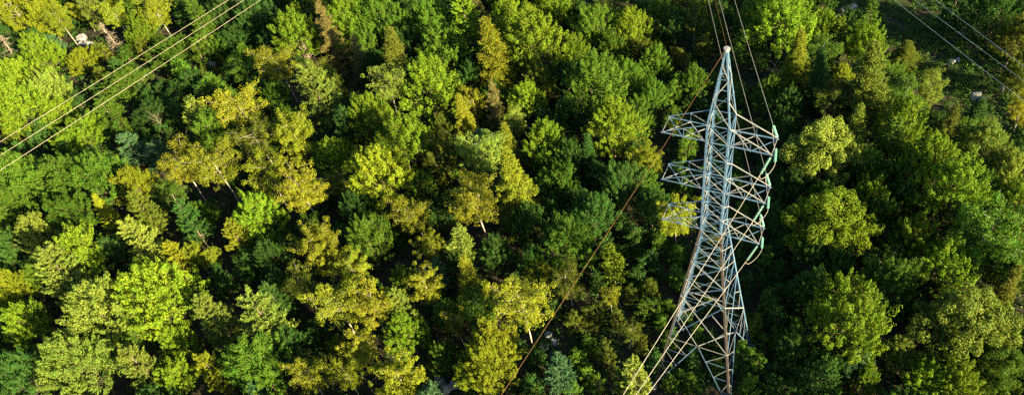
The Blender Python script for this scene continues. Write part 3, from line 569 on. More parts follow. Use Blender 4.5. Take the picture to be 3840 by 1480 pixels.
('b',-114.82,49.76,5.8,4.3,'olive','olive birch beside the tall lime maple, towards the slim birch above rocks'),
('m',-83.56,61.97,6.0,5.8,'dark','dark green broadleaf tree beside the feathery lime maple, towards the wide lime maple'),
('m',-168.38,22.92,6.4,4.7,'dark','dark green broadleaf tree some way behind the grey dead spruce at edge'),
('p',31.59,40.88,5.8,5.2,'dark','dark green pine between the larger pale boulder and the bare branching snag'),
('s',23.79,48.41,6.9,4.3,'dark','dark green spruce beside the larger pale boulder, towards the olive clearing spruce'),
('b',-133.02,31.67,6.6,4.5,'olive','olive birch beside the slim birch above rocks, towards the white-stemmed birch'),
('b',-23.80,-0.38,5.7,4.6,'olive','olive birch beside the rounded gold birch, towards the radiant gold birch'),
('p',-56.63,67.50,5.3,5.4,'green','mid-green pine beside the upright-tipped lime pine, towards the lime tuft maple'),
('p',-158.60,34.32,6.5,4.6,'green','mid-green pine beside the grey dead spruce at edge, towards the dark maple behind wires'),
('b',-89.05,-21.52,6.9,4.4,'green','mid-green birch beside the outstretched pale pine, towards the frosted pale maple'),
('b',-80.03,30.41,5.9,4.4,'olive','olive birch beside the tan dead spruce, towards the big pale white pine'),
('m',-79.62,-26.75,5.4,5.0,'dark','dark green broadleaf tree beside the dappled broad maple, towards the twiggy pale maple'),
('b',-14.12,-16.47,6.5,5.9,'olive','olive birch between the rocky gap and the creamy pine under wires'),
('m',-148.75,21.26,6.2,5.6,'dark','dark green broadleaf tree beside the grey dead spruce at edge, towards the white-stemmed birch'),
('b',30.54,26.15,6.3,5.3,'olive','olive birch beside the bare branching snag, towards the larger pale boulder'),
('m',-52.89,66.40,7.2,4.7,'dark','dark green broadleaf tree between the lime tuft maple and the pointed olive spruce'),
('b',-86.95,-39.80,5.4,6.0,'olive','olive birch some way in front of the twiggy pale maple'),
('p',-174.94,35.21,5.2,5.6,'green','mid-green pine some way behind the grey dead spruce at edge'),
('b',-123.95,54.07,5.6,5.3,'green','mid-green birch between the tall lime maple and the white-stemmed birch'),
('m',-145.67,39.68,6.6,5.8,'dark','dark green broadleaf tree just behind the white-stemmed birch'),
('m',-93.93,-30.83,5.4,5.7,'dark','dark green broadleaf tree beside the twiggy pale maple, towards the bright lime tree at edge'),
('m',-61.94,-4.98,6.9,4.8,'green','mid-green broadleaf tree between the long-stemmed golden birch and the cream-tipped pine'),
('m',-67.61,25.24,5.2,5.0,'dark','dark green broadleaf tree beside the sunny clustered maple, towards the browning spruce'),
('m',-47.07,-14.66,5.2,4.7,'dark','dark green broadleaf tree between the fan-shaped pale pine and the brown dead sapling'),
('m',-91.03,-34.62,6.7,5.2,'dark','dark green broadleaf tree some way behind the twiggy pale maple'),
('m',-119.35,56.29,6.2,4.7,'dark','dark green broadleaf tree between the feathery lime maple and the slim birch above rocks'),
('m',-93.45,31.95,5.4,4.5,'dark','dark green broadleaf tree between the dark maple behind wires and the tan dead spruce'),
('m',-7.08,70.88,7.1,4.5,'dark',"dark green broadleaf tree between the tower's peak and the lone clearing pine"),
('b',-79.78,63.30,5.7,4.6,'olive','olive birch beside the upright-tipped lime pine, towards the tall lime maple'),
('m',-152.31,13.77,6.2,5.6,'dark','dark green broadleaf tree just in front of the grey dead spruce at edge'),
('b',-72.02,62.75,5.7,4.3,'olive','olive birch beside the upright-tipped lime pine, towards the tan dead spruce'),
('p',-42.81,23.50,5.7,5.9,'blue','blue-green pine between the pale birch with bared stem and the thin tan spruce'),
('m',-160.12,22.17,6.7,4.4,'dark','dark green broadleaf tree just behind the grey dead spruce at edge'),
('b',-85.33,17.02,5.3,5.6,'olive','olive birch beside the round golden birch, towards the pale cutting stone'),
('b',-36.64,61.10,5.6,4.4,'olive','olive birch beside the lime tuft maple, towards the wide lime maple'),
('p',-31.75,-5.89,5.3,4.9,'green','mid-green pine between the half-bare leaning spruce and the pale dome pine'),
('m',-91.34,-16.10,6.3,4.5,'dark','dark green broadleaf tree beside the frosted pale maple, towards the wispy pale pine'),
('m',-141.00,47.95,6.1,5.8,'dark','dark green broadleaf tree beside the slim birch above rocks, towards the tall lime maple'),
('m',-64.45,60.94,6.2,5.4,'dark','dark green broadleaf tree between the wide lime maple and the feathery lime maple'),
('m',-97.04,47.93,6.1,4.7,'green','mid-green broadleaf tree between the feathery lime maple and the dark maple behind wires'),
('m',-32.06,43.73,5.8,5.4,'green','mid-green broadleaf tree beside the silvery green maple, towards the lime tuft maple'),
('m',3.46,67.00,6.0,5.4,'dark','dark green broadleaf tree beside the rock outcrop, towards the lone clearing pine'),
('b',-92.30,46.89,6.7,5.1,'olive','olive birch between the feathery lime maple and the tall lime maple'),
('p',-40.21,67.28,6.7,5.9,'blue','blue-green pine beside the lime tuft maple, towards the upright-tipped lime pine'),
('m',34.42,8.34,6.0,5.2,'dark','dark green broadleaf tree some way in front of the bare branching snag'),
('s',-140.54,5.42,5.5,5.2,'olive','olive spruce between the bright lime tree at edge and the grey dead spruce at edge'),
('m',-56.53,12.51,6.0,4.5,'green','mid-green broadleaf tree beside the great yellow-lime maple, towards the sunny clustered maple'),
('m',-83.18,44.92,5.6,5.0,'green','mid-green broadleaf tree beside the browning spruce, towards the soft green maple'),
('b',-60.18,61.46,6.5,4.9,'green','mid-green birch beside the upright-tipped lime pine, towards the lime tuft maple'),
('b',-132.00,42.25,7.0,5.4,'olive','olive birch between the white-stemmed birch and the dark maple behind wires'),
('b',-26.27,51.33,5.7,4.5,'olive','olive birch beside the lime tuft maple, towards the top empty cross-arm'),
('m',-52.53,-0.28,6.0,4.5,'dark','dark green broadleaf tree between the tan-gold birch and the long-stemmed golden birch'),
('m',-123.96,45.63,6.1,4.5,'dark','dark green broadleaf tree beside the dark maple behind wires, towards the white-stemmed birch'),
('m',29.96,44.72,6.4,4.7,'dark','dark green broadleaf tree beside the larger pale boulder, towards the bare branching snag'),
('m',-75.36,12.81,6.9,4.4,'green','mid-green broadleaf tree beside the lacy yellow birch, towards the silver-tipped young pine'),
('p',-86.77,39.52,5.7,5.3,'blue','blue-green pine between the tall lime maple and the feathery lime maple'),
('m',-166.98,35.09,6.5,4.6,'dark','dark green broadleaf tree some way behind the dark flat rock'),
('m',-47.54,65.67,5.6,5.2,'dark','dark green broadleaf tree between the lime tuft maple and the soft green maple'),
('p',-154.74,39.09,7.0,5.8,'green','mid-green pine just behind the white-stemmed birch'),
('m',19.08,43.50,5.7,4.5,'dark','dark green broadleaf tree between the olive clearing spruce and the pale clearing-edge birch'),
('m',-31.13,-21.46,6.0,5.7,'green','mid-green broadleaf tree beside the gold birch at bottom edge, towards the dark speckled maple'),
('m',-88.42,60.09,7.1,5.6,'dark','dark green broadleaf tree between the upright-tipped lime pine and the dark maple behind wires'),
('m',-20.96,-16.62,5.2,5.1,'dark','dark green broadleaf tree beside the rocky gap, towards the mint gully pine'),
('m',-23.17,16.43,6.0,4.4,'dark','dark green broadleaf tree between the dusky gully spruce and the green gully maple'),
('b',-47.80,-28.12,5.5,5.3,'green','mid-green birch beside the dark speckled maple, towards the twiggy pale maple'),
('m',-183.68,39.59,6.9,4.5,'dark','dark green broadleaf tree some way behind the sunlit shrubby maple'),
('m',-65.17,22.05,7.2,5.6,'dark','dark green broadleaf tree beside the sunny clustered maple, towards the big pale white pine'),
('m',-100.62,54.12,5.7,5.4,'dark','dark green broadleaf tree beside the feathery lime maple, towards the green maple under wires'),
('p',-137.34,49.71,6.9,4.9,'blue','blue-green pine beside the white-stemmed birch, towards the tall lime maple'),
('p',8.19,51.97,6.2,5.0,'dark','dark green pine between the great ridge spruce and the ridge-end lime maple'),
('m',-52.78,-32.31,7.1,4.7,'green','mid-green broadleaf tree between the twiggy pale maple and the brown dead sapling'),
('p',-29.65,68.89,7.0,5.0,'blue','blue-green pine beside the lime tuft maple, towards the rock outcrop'),
('m',-80.81,7.11,6.5,4.4,'dark','dark green broadleaf tree beside the second twin golden birch, towards the round golden birch'),
('s',-78.39,47.41,7.0,4.3,'olive','olive spruce beside the feathery lime maple, towards the upright-tipped lime pine'),
('b',-55.85,19.09,5.7,5.0,'green','mid-green birch beside the sunny clustered maple, towards the olive green maple'),
('m',20.72,0.44,5.5,4.9,'dark',"dark green broadleaf tree beside the wide pale oak, towards the tower's front foot"),
('m',-152.45,8.44,6.1,4.3,'dark','dark green broadleaf tree some way in front of the grey dead spruce at edge'),
('s',13.16,62.14,5.2,5.1,'olive','olive spruce between the lone clearing pine and the larger pale boulder'),
('m',4.37,35.16,6.4,4.9,'dark','dark green broadleaf tree beside the pale green oak, towards the topmost insulators'),
('m',-151.09,46.78,5.6,5.9,'green','mid-green broadleaf tree beside the white-stemmed birch, towards the tall lime maple'),
('p',-135.40,44.15,6.3,5.9,'blue','blue-green pine between the white-stemmed birch and the dark maple behind wires'),
('m',-117.28,44.75,5.4,4.2,'green','mid-green broadleaf tree between the tall lime maple and the slim birch above rocks'),
('m',-100.90,-14.32,5.4,4.9,'dark','dark green broadleaf tree beside the frosted pale maple, towards the broad soft green maple'),
('p',-76.45,29.84,5.5,4.8,'green','mid-green pine between the big pale white pine and the browning spruce'),
('m',-100.92,60.95,5.8,4.4,'green','mid-green broadleaf tree between the upright-tipped lime pine and the pale cutting stone'),
('p',-95.65,60.63,7.1,5.2,'dark','dark green pine between the dark maple behind wires and the upright-tipped lime pine'),
('m',-70.88,14.95,5.9,5.7,'dark','dark green broadleaf tree beside the lacy yellow birch, towards the big pale white pine'),
('p',-78.54,-18.56,5.2,6.0,'green','mid-green pine between the dappled broad maple and the wispy pale pine'),
('p',-17.42,27.82,5.6,4.4,'dark','dark green pine beside the lone gully birch, towards the top empty cross-arm'),
('b',-26.90,-4.37,7.0,5.6,'green','mid-green birch beside the half-bare leaning spruce, towards the rounded gold birch'),
('m',-128.00,39.03,5.7,4.5,'dark','dark green broadleaf tree beside the slim birch above rocks, towards the dark maple behind wires'),
('m',-36.45,71.80,6.1,4.6,'dark','dark green broadleaf tree between the wide lime maple and the ridge-top lime maple'),
('m',-62.43,68.72,5.2,4.9,'dark','dark green broadleaf tree between the lime tuft maple and the feathery lime maple'),
('b',-109.14,-22.45,7.0,4.3,'olive','olive birch between the bright lime tree at edge and the twiggy pale maple'),
('b',16.29,17.61,6.1,4.7,'green','mid-green birch beside the shaggy lime maple, towards the great tufted maple'),
('b',-123.76,-12.52,6.8,5.4,'olive','olive birch between the grey dead spruce at edge and the outstretched pale pine'),
('p',-86.77,51.46,6.6,5.2,'green','mid-green pine beside the feathery lime maple, towards the upright-tipped lime pine'),
('s',-120.13,39.95,6.6,4.8,'dark','dark green spruce between the dark maple behind wires and the slim birch above rocks'),
('s',-110.51,56.56,5.6,5.0,'olive','olive spruce beside the feathery lime maple, towards the slim birch above rocks'),
('b',14.61,45.77,7.0,5.9,'green','mid-green birch between the pale clearing-edge birch and the great ridge spruce'),
('p',-57.80,51.50,5.8,4.6,'green','mid-green pine beside the upright-tipped lime pine, towards the wide lime maple'),
('m',-113.83,-19.32,7.0,5.5,'dark','dark green broadleaf tree between the bright lime tree at edge and the twiggy pale maple'),
('m',11.66,53.87,5.4,5.5,'green','mid-green broadleaf tree between the ridge-end lime maple and the pale clearing-edge birch'),
('p',-181.55,33.61,5.7,4.6,'blue','blue-green pine some way behind the grey dead spruce at edge'),
('s',-160.04,18.98,7.0,4.3,'olive','olive spruce just behind the grey dead spruce at edge'),
('b',-36.67,12.10,7.0,5.4,'green','mid-green birch beside the radiant gold birch, towards the pale birch with bared stem'),
('b',-57.72,-0.80,6.6,4.3,'green','mid-green birch beside the long-stemmed golden birch, towards the tan-gold birch'),
('m',-167.19,38.31,5.8,4.6,'green','mid-green broadleaf tree some way behind the white-stemmed birch'),
('p',-170.16,33.97,5.7,4.3,'dark','dark green pine some way behind the grey dead spruce at edge'),
('m',-67.52,67.49,6.8,5.8,'dark','dark green broadleaf tree between the browning spruce and the lime tuft maple'),
('p',-36.35,-1.13,5.4,5.2,'blue','blue-green pine between the mint green pine and the small emerald maple'),
('b',-83.56,-3.86,6.8,4.6,'green','mid-green birch between the first twin golden birch and the wispy pale pine'),
('p',-5.37,63.21,5.7,4.8,'green',"mid-green pine between the rock outcrop and the tower's peak"),
('m',-49.68,73.20,7.0,4.6,'dark',"dark green broadleaf tree between the upright-tipped lime pine and the tower's peak"),
('m',-161.63,32.38,5.2,4.9,'dark','dark green broadleaf tree beside the grey dead spruce at edge, towards the pale cutting stone'),
('b',-53.68,58.24,5.3,4.3,'olive','olive birch beside the upright-tipped lime pine, towards the silvery green maple'),
('m',-148.20,16.64,7.2,5.9,'dark','dark green broadleaf tree beside the grey dead spruce at edge, towards the dark flat rock'),
('m',-87.99,6.00,6.6,5.6,'dark','dark green broadleaf tree between the first twin golden birch and the silver-tipped young pine'),
('b',-119.40,-9.54,6.8,5.2,'olive','olive birch between the bright lime tree at edge and the frosted pale maple'),
('m',-190.45,40.33,6.6,5.9,'dark','dark green broadleaf tree some way behind the bright lime tree at edge'),
('p',-97.09,-21.65,5.5,5.2,'dark','dark green pine beside the frosted pale maple, towards the twiggy pale maple'),
('m',-63.38,-8.95,5.9,5.2,'dark','dark green broadleaf tree beside the gold clustered pine, towards the fan-shaped pale pine'),
('p',-174.71,30.60,5.7,5.2,'green','mid-green pine some way behind the dark flat rock'),
('p',-102.53,-24.67,6.9,4.3,'dark','dark green pine beside the outstretched pale pine, towards the grey dead spruce at edge'),
('p',-87.02,64.20,6.7,5.6,'dark','dark green pine beside the upright-tipped lime pine, towards the dark maple behind wires'),
('p',-3.29,68.78,7.1,4.5,'green','mid-green pine between the ridge-top lime maple and the rock outcrop'),
('p',-141.30,20.76,6.4,5.2,'blue','blue-green pine between the dark flat rock and the grey dead spruce at edge'),
('b',-165.84,31.36,5.3,5.8,'green','mid-green birch some way behind the grey dead spruce at edge'),
('p',-73.96,67.42,6.8,4.5,'dark','dark green pine some way behind the upright-tipped lime pine'),
('m',-95.52,34.45,6.3,4.4,'dark','dark green broadleaf tree between the dark maple behind wires and the tall lime maple'),
('m',-87.63,44.23,6.1,5.6,'dark','dark green broadleaf tree beside the feathery lime maple, towards the tall lime maple'),
('s',-135.74,11.42,5.3,4.9,'dark','dark green spruce between the grey dead spruce at edge and the low lime maple'),
('p',-83.77,30.92,6.2,4.2,'dark','dark green pine between the tall lime maple and the big pale white pine'),
('m',-122.64,49.19,6.2,5.9,'dark','dark green broadleaf tree between the tall lime maple and the white-stemmed birch'),
('b',5.59,42.80,6.8,5.8,'olive','olive birch beside the dark ridge spruce, towards the pale green oak'),
('p',-14.29,21.92,6.5,4.6,'green','mid-green pine between the lone gully birch and the lowest empty cross-arm'),
('p',-45.60,47.52,6.2,4.3,'blue','blue-green pine beside the wide lime maple, towards the great olive spruce'),
('m',-54.02,22.59,5.4,5.3,'dark','dark green broadleaf tree between the bright dome maple and the great yellow-lime maple'),
('m',-128.96,45.46,5.5,5.8,'green','mid-green broadleaf tree between the dark maple behind wires and the white-stemmed birch'),
('m',-45.38,62.00,5.8,5.3,'green',"mid-green broadleaf tree beside the wide lime maple, towards the tower's peak"),
('b',-173.31,39.38,5.4,4.7,'green','mid-green birch some way behind the dark flat rock'),
('b',1.36,53.17,6.4,5.4,'green','mid-green birch beside the ridge spruce, towards the ridge-end lime maple'),
('m',22.37,43.00,6.1,5.2,'green','mid-green broadleaf tree between the larger pale boulder and the big sunlit ridge maple'),
('m',-49.61,2.80,5.7,5.6,'dark','dark green broadleaf tree between the long-stemmed golden birch and the mint green pine'),
('m',-60.86,-31.45,6.3,5.1,'dark','dark green broadleaf tree beside the twiggy pale maple, towards the fan-shaped pale pine'),
('p',-30.44,63.37,5.8,5.2,'dark','dark green pine beside the lime tuft maple, towards the ridge-top lime maple'),
('p',-135.67,38.92,5.5,4.6,'blue','blue-green pine beside the slim birch above rocks, towards the dark maple behind wires'),
('b',-105.65,-21.09,6.5,5.5,'olive','olive birch beside the outstretched pale pine, towards the grey dead spruce at edge'),
('m',-35.53,57.90,5.3,4.3,'dark','dark green broadleaf tree beside the lime tuft maple, towards the wide lime maple'),
('p',-27.19,-17.93,6.6,5.5,'blue','blue-green pine beside the rocky gap, towards the gold birch at bottom edge'),
('m',-45.05,33.68,7.2,4.7,'green','mid-green broadleaf tree beside the thin tan spruce, towards the great olive spruce'),
('m',-154.81,16.96,5.3,6.0,'dark','dark green broadleaf tree some way in front of the dark flat rock'),
('m',-163.11,39.59,5.5,4.5,'dark','dark green broadleaf tree some way behind the slim birch above rocks'),
('s',-25.54,57.26,6.4,4.4,'olive',"olive spruce beside the lime tuft maple, towards the tower's peak"),
('b',-160.14,43.60,5.9,5.9,'green','mid-green birch some way behind the slim birch above rocks'),
('b',-145.12,2.99,7.0,5.5,'olive','olive birch beside the grey dead spruce at edge, towards the frosted pale maple'),
('m',-57.33,33.48,6.9,5.3,'dark','dark green broadleaf tree beside the bright dome maple, towards the soft green maple'),
('m',-119.86,-14.08,6.3,5.9,'green','mid-green broadleaf tree between the outstretched pale pine and the grey dead spruce at edge'),
('b',-58.73,8.43,6.8,6.0,'olive','olive birch between the long-stemmed golden birch and the great yellow-lime maple'),
('m',-95.72,52.73,5.2,4.3,'dark','dark green broadleaf tree beside the feathery lime maple, towards the pale cutting stone'),
('b',-70.43,58.94,5.6,5.3,'green','mid-green birch beside the upright-tipped lime pine, towards the feathery lime maple'),
('m',-70.58,1.39,5.2,5.0,'dark','dark green broadleaf tree beside the vivid lime maple, towards the round golden birch'),
('m',-77.96,-4.34,5.5,5.6,'green','mid-green broadleaf tree between the second twin golden birch and the yellow hemlock'),
('m',11.73,50.07,6.2,5.1,'dark','dark green broadleaf tree beside the great ridge spruce, towards the pale clearing-edge birch'),
('b',-144.48,7.77,5.8,6.0,'green','mid-green birch between the grey dead spruce at edge and the bright lime tree at edge'),
('b',-137.36,-4.05,7.1,5.8,'green','mid-green birch beside the grey dead spruce at edge, towards the outstretched pale pine'),
('p',-48.10,57.36,6.1,4.7,'green','mid-green pine between the great olive spruce and the lime tuft maple'),
('s',-185.22,36.64,5.7,5.2,'olive','olive spruce some way behind the grey dead spruce at edge'),
('m',-142.14,36.24,6.0,5.3,'dark','dark green broadleaf tree beside the white-stemmed birch, towards the slim birch above rocks'),
('m',-190.07,33.49,5.4,5.5,'green','mid-green broadleaf tree some way behind the dark flat rock'),
('m',-52.28,44.73,6.3,5.3,'green','mid-green broadleaf tree beside the great olive spruce, towards the upright-tipped lime pine'),
('m',-171.07,43.24,7.0,4.7,'dark','dark green broadleaf tree some way behind the small tan snag'),
('m',-2.71,79.50,7.1,5.7,'dark','dark green broadleaf tree beside the lone clearing pine, towards the lime tuft maple'),
('s',-105.00,52.11,5.7,5.8,'dark','dark green spruce beside the feathery lime maple, towards the green maple under wires'),
('m',5.85,63.39,5.8,5.6,'green','mid-green broadleaf tree between the ridge-end lime maple and the rock outcrop'),
('p',-97.79,57.21,7.2,4.5,'blue','blue-green pine between the upright-tipped lime pine and the pale cutting stone'),
('m',-146.48,43.25,6.1,4.2,'dark','dark green broadleaf tree beside the white-stemmed birch, towards the dark maple behind wires'),
('m',-56.57,-10.37,6.7,4.7,'dark','dark green broadleaf tree beside the fan-shaped pale pine, towards the long-stemmed golden birch'),
('p',-5.62,75.70,5.6,5.1,'dark','dark green pine beside the rock outcrop, towards the lime tuft maple'),
('p',-22.93,51.19,5.6,4.2,'dark',"dark green pine beside the lime tuft maple, towards the tower's peak"),
('m',24.87,30.81,7.0,4.2,'green','mid-green broadleaf tree beside the big sunlit ridge maple, towards the shaded green birch'),
('m',-170.27,25.55,6.6,4.3,'dark','dark green broadleaf tree some way behind the low lime maple'),
('m',-8.26,65.85,6.4,5.8,'dark',"dark green broadleaf tree beside the ridge-top lime maple, towards the tower's peak"),
('p',-35.03,30.60,5.8,4.5,'dark','dark green pine between the thin tan spruce and the shaded-foot lime maple'),
('b',-115.43,56.15,6.5,5.2,'olive','olive birch between the feathery lime maple and the slim birch above rocks'),
('m',-41.12,8.04,6.2,5.4,'dark','dark green broadleaf tree between the olive green maple and the small emerald maple'),
('m',-35.28,40.75,6.8,5.6,'dark','dark green broadleaf tree beside the silvery green maple, towards the great olive spruce'),
('m',7.56,25.84,6.8,4.6,'green','mid-green broadleaf tree between the large round oak and the pale green oak'),
('m',-140.71,12.21,6.1,5.5,'dark','dark green broadleaf tree beside the grey dead spruce at edge, towards the sunlit shrubby maple'),
('m',-26.59,62.11,6.3,5.6,'green',"mid-green broadleaf tree beside the lime tuft maple, towards the tower's peak"),
('p',-77.95,4.69,6.9,5.0,'dark','dark green pine beside the second twin golden birch, towards the lacy yellow birch'),
('m',-78.15,53.83,7.1,5.6,'dark','dark green broadleaf tree between the upright-tipped lime pine and the browning spruce'),
('m',-106.49,58.98,6.5,4.2,'dark','dark green broadleaf tree some way behind the tall lime maple'),
('m',-1.24,74.38,6.1,4.2,'dark',"dark green broadleaf tree beside the rock outcrop, towards the tower's peak"),
('m',-65.79,-36.76,6.1,5.5,'dark','dark green broadleaf tree beside the twiggy pale maple, towards the dark speckled maple'),
('m',-85.35,-12.79,5.5,5.5,'dark','dark green broadleaf tree between the gold-tipped dark spruce and the wispy pale pine'),
('p',-162.73,26.22,5.3,6.0,'dark','dark green pine just behind the grey dead spruce at edge'),
('m',-148.50,32.21,6.1,5.3,'dark','dark green broadleaf tree beside the white-stemmed birch, towards the dark flat rock'),
('m',32.18,11.42,7.1,5.6,'green','mid-green broadleaf tree some way in front of the bare branching snag'),
('m',-62.67,34.89,6.4,5.2,'dark','dark green broadleaf tree between the pointed olive spruce and the bright dome maple'),
('s',-149.19,4.96,5.3,5.2,'olive','olive spruce beside the grey dead spruce at edge, towards the frosted pale maple'),
('m',-69.96,49.30,5.8,4.5,'green','mid-green broadleaf tree beside the upright-tipped lime pine, towards the tall lime maple'),
('s',-94.14,38.90,5.4,5.8,'olive','olive spruce beside the tall lime maple, towards the dark maple behind wires'),
('m',-144.77,13.88,5.7,5.9,'green','mid-green broadleaf tree beside the bright lime tree at edge, towards the white-stemmed birch'),
('m',-40.40,59.86,6.1,4.6,'dark','dark green broadleaf tree beside the lime tuft maple, towards the upright-tipped lime pine'),
('m',-113.83,-8.36,6.9,5.6,'dark','dark green broadleaf tree between the frosted pale maple and the grey dead spruce at edge'),
('m',-74.23,48.39,6.8,5.3,'dark','dark green broadleaf tree between the feathery lime maple and the soft green maple'),
('b',-87.98,24.79,5.6,4.9,'green','mid-green birch between the round golden birch and the tall lime maple'),
('b',-93.34,25.68,6.9,5.6,'green','mid-green birch between the dark maple behind wires and the round golden birch'),
('m',-29.53,21.47,6.7,4.3,'green','mid-green broadleaf tree between the dusky gully spruce and the pale birch with bared stem'),
('p',-62.55,5.37,7.0,5.3,'dark','dark green pine beside the long-stemmed golden birch, towards the lacy yellow birch'),
('p',-140.44,-1.77,5.3,4.9,'blue','blue-green pine beside the grey dead spruce at edge, towards the outstretched pale pine'),
('p',-113.73,-13.27,7.0,5.7,'dark','dark green pine between the frosted pale maple and the bright lime tree at edge'),
('p',-22.45,21.75,5.7,5.8,'dark','dark green pine beside the dusky gully spruce, towards the lone gully birch'),
('m',1.13,56.72,5.2,4.8,'dark','dark green broadleaf tree between the ridge spruce and the rock outcrop'),
('s',-31.89,58.14,6.4,4.8,'dark','dark green spruce beside the lime tuft maple, towards the wide lime maple'),
('b',-124.06,39.36,5.6,5.6,'green','mid-green birch between the dark maple behind wires and the small tan snag'),
('p',-34.07,16.42,6.3,4.4,'blue','blue-green pine beside the great golden spruce, towards the pale birch with bared stem'),
('m',-79.46,67.53,5.6,5.9,'dark','dark green broadleaf tree some way behind the upright-tipped lime pine'),
('s',-153.75,42.87,5.6,5.6,'olive','olive spruce just behind the white-stemmed birch'),
('m',-24.63,31.71,6.3,4.4,'dark','dark green broadleaf tree beside the shaded-foot lime maple, towards the silvery green maple'),
]
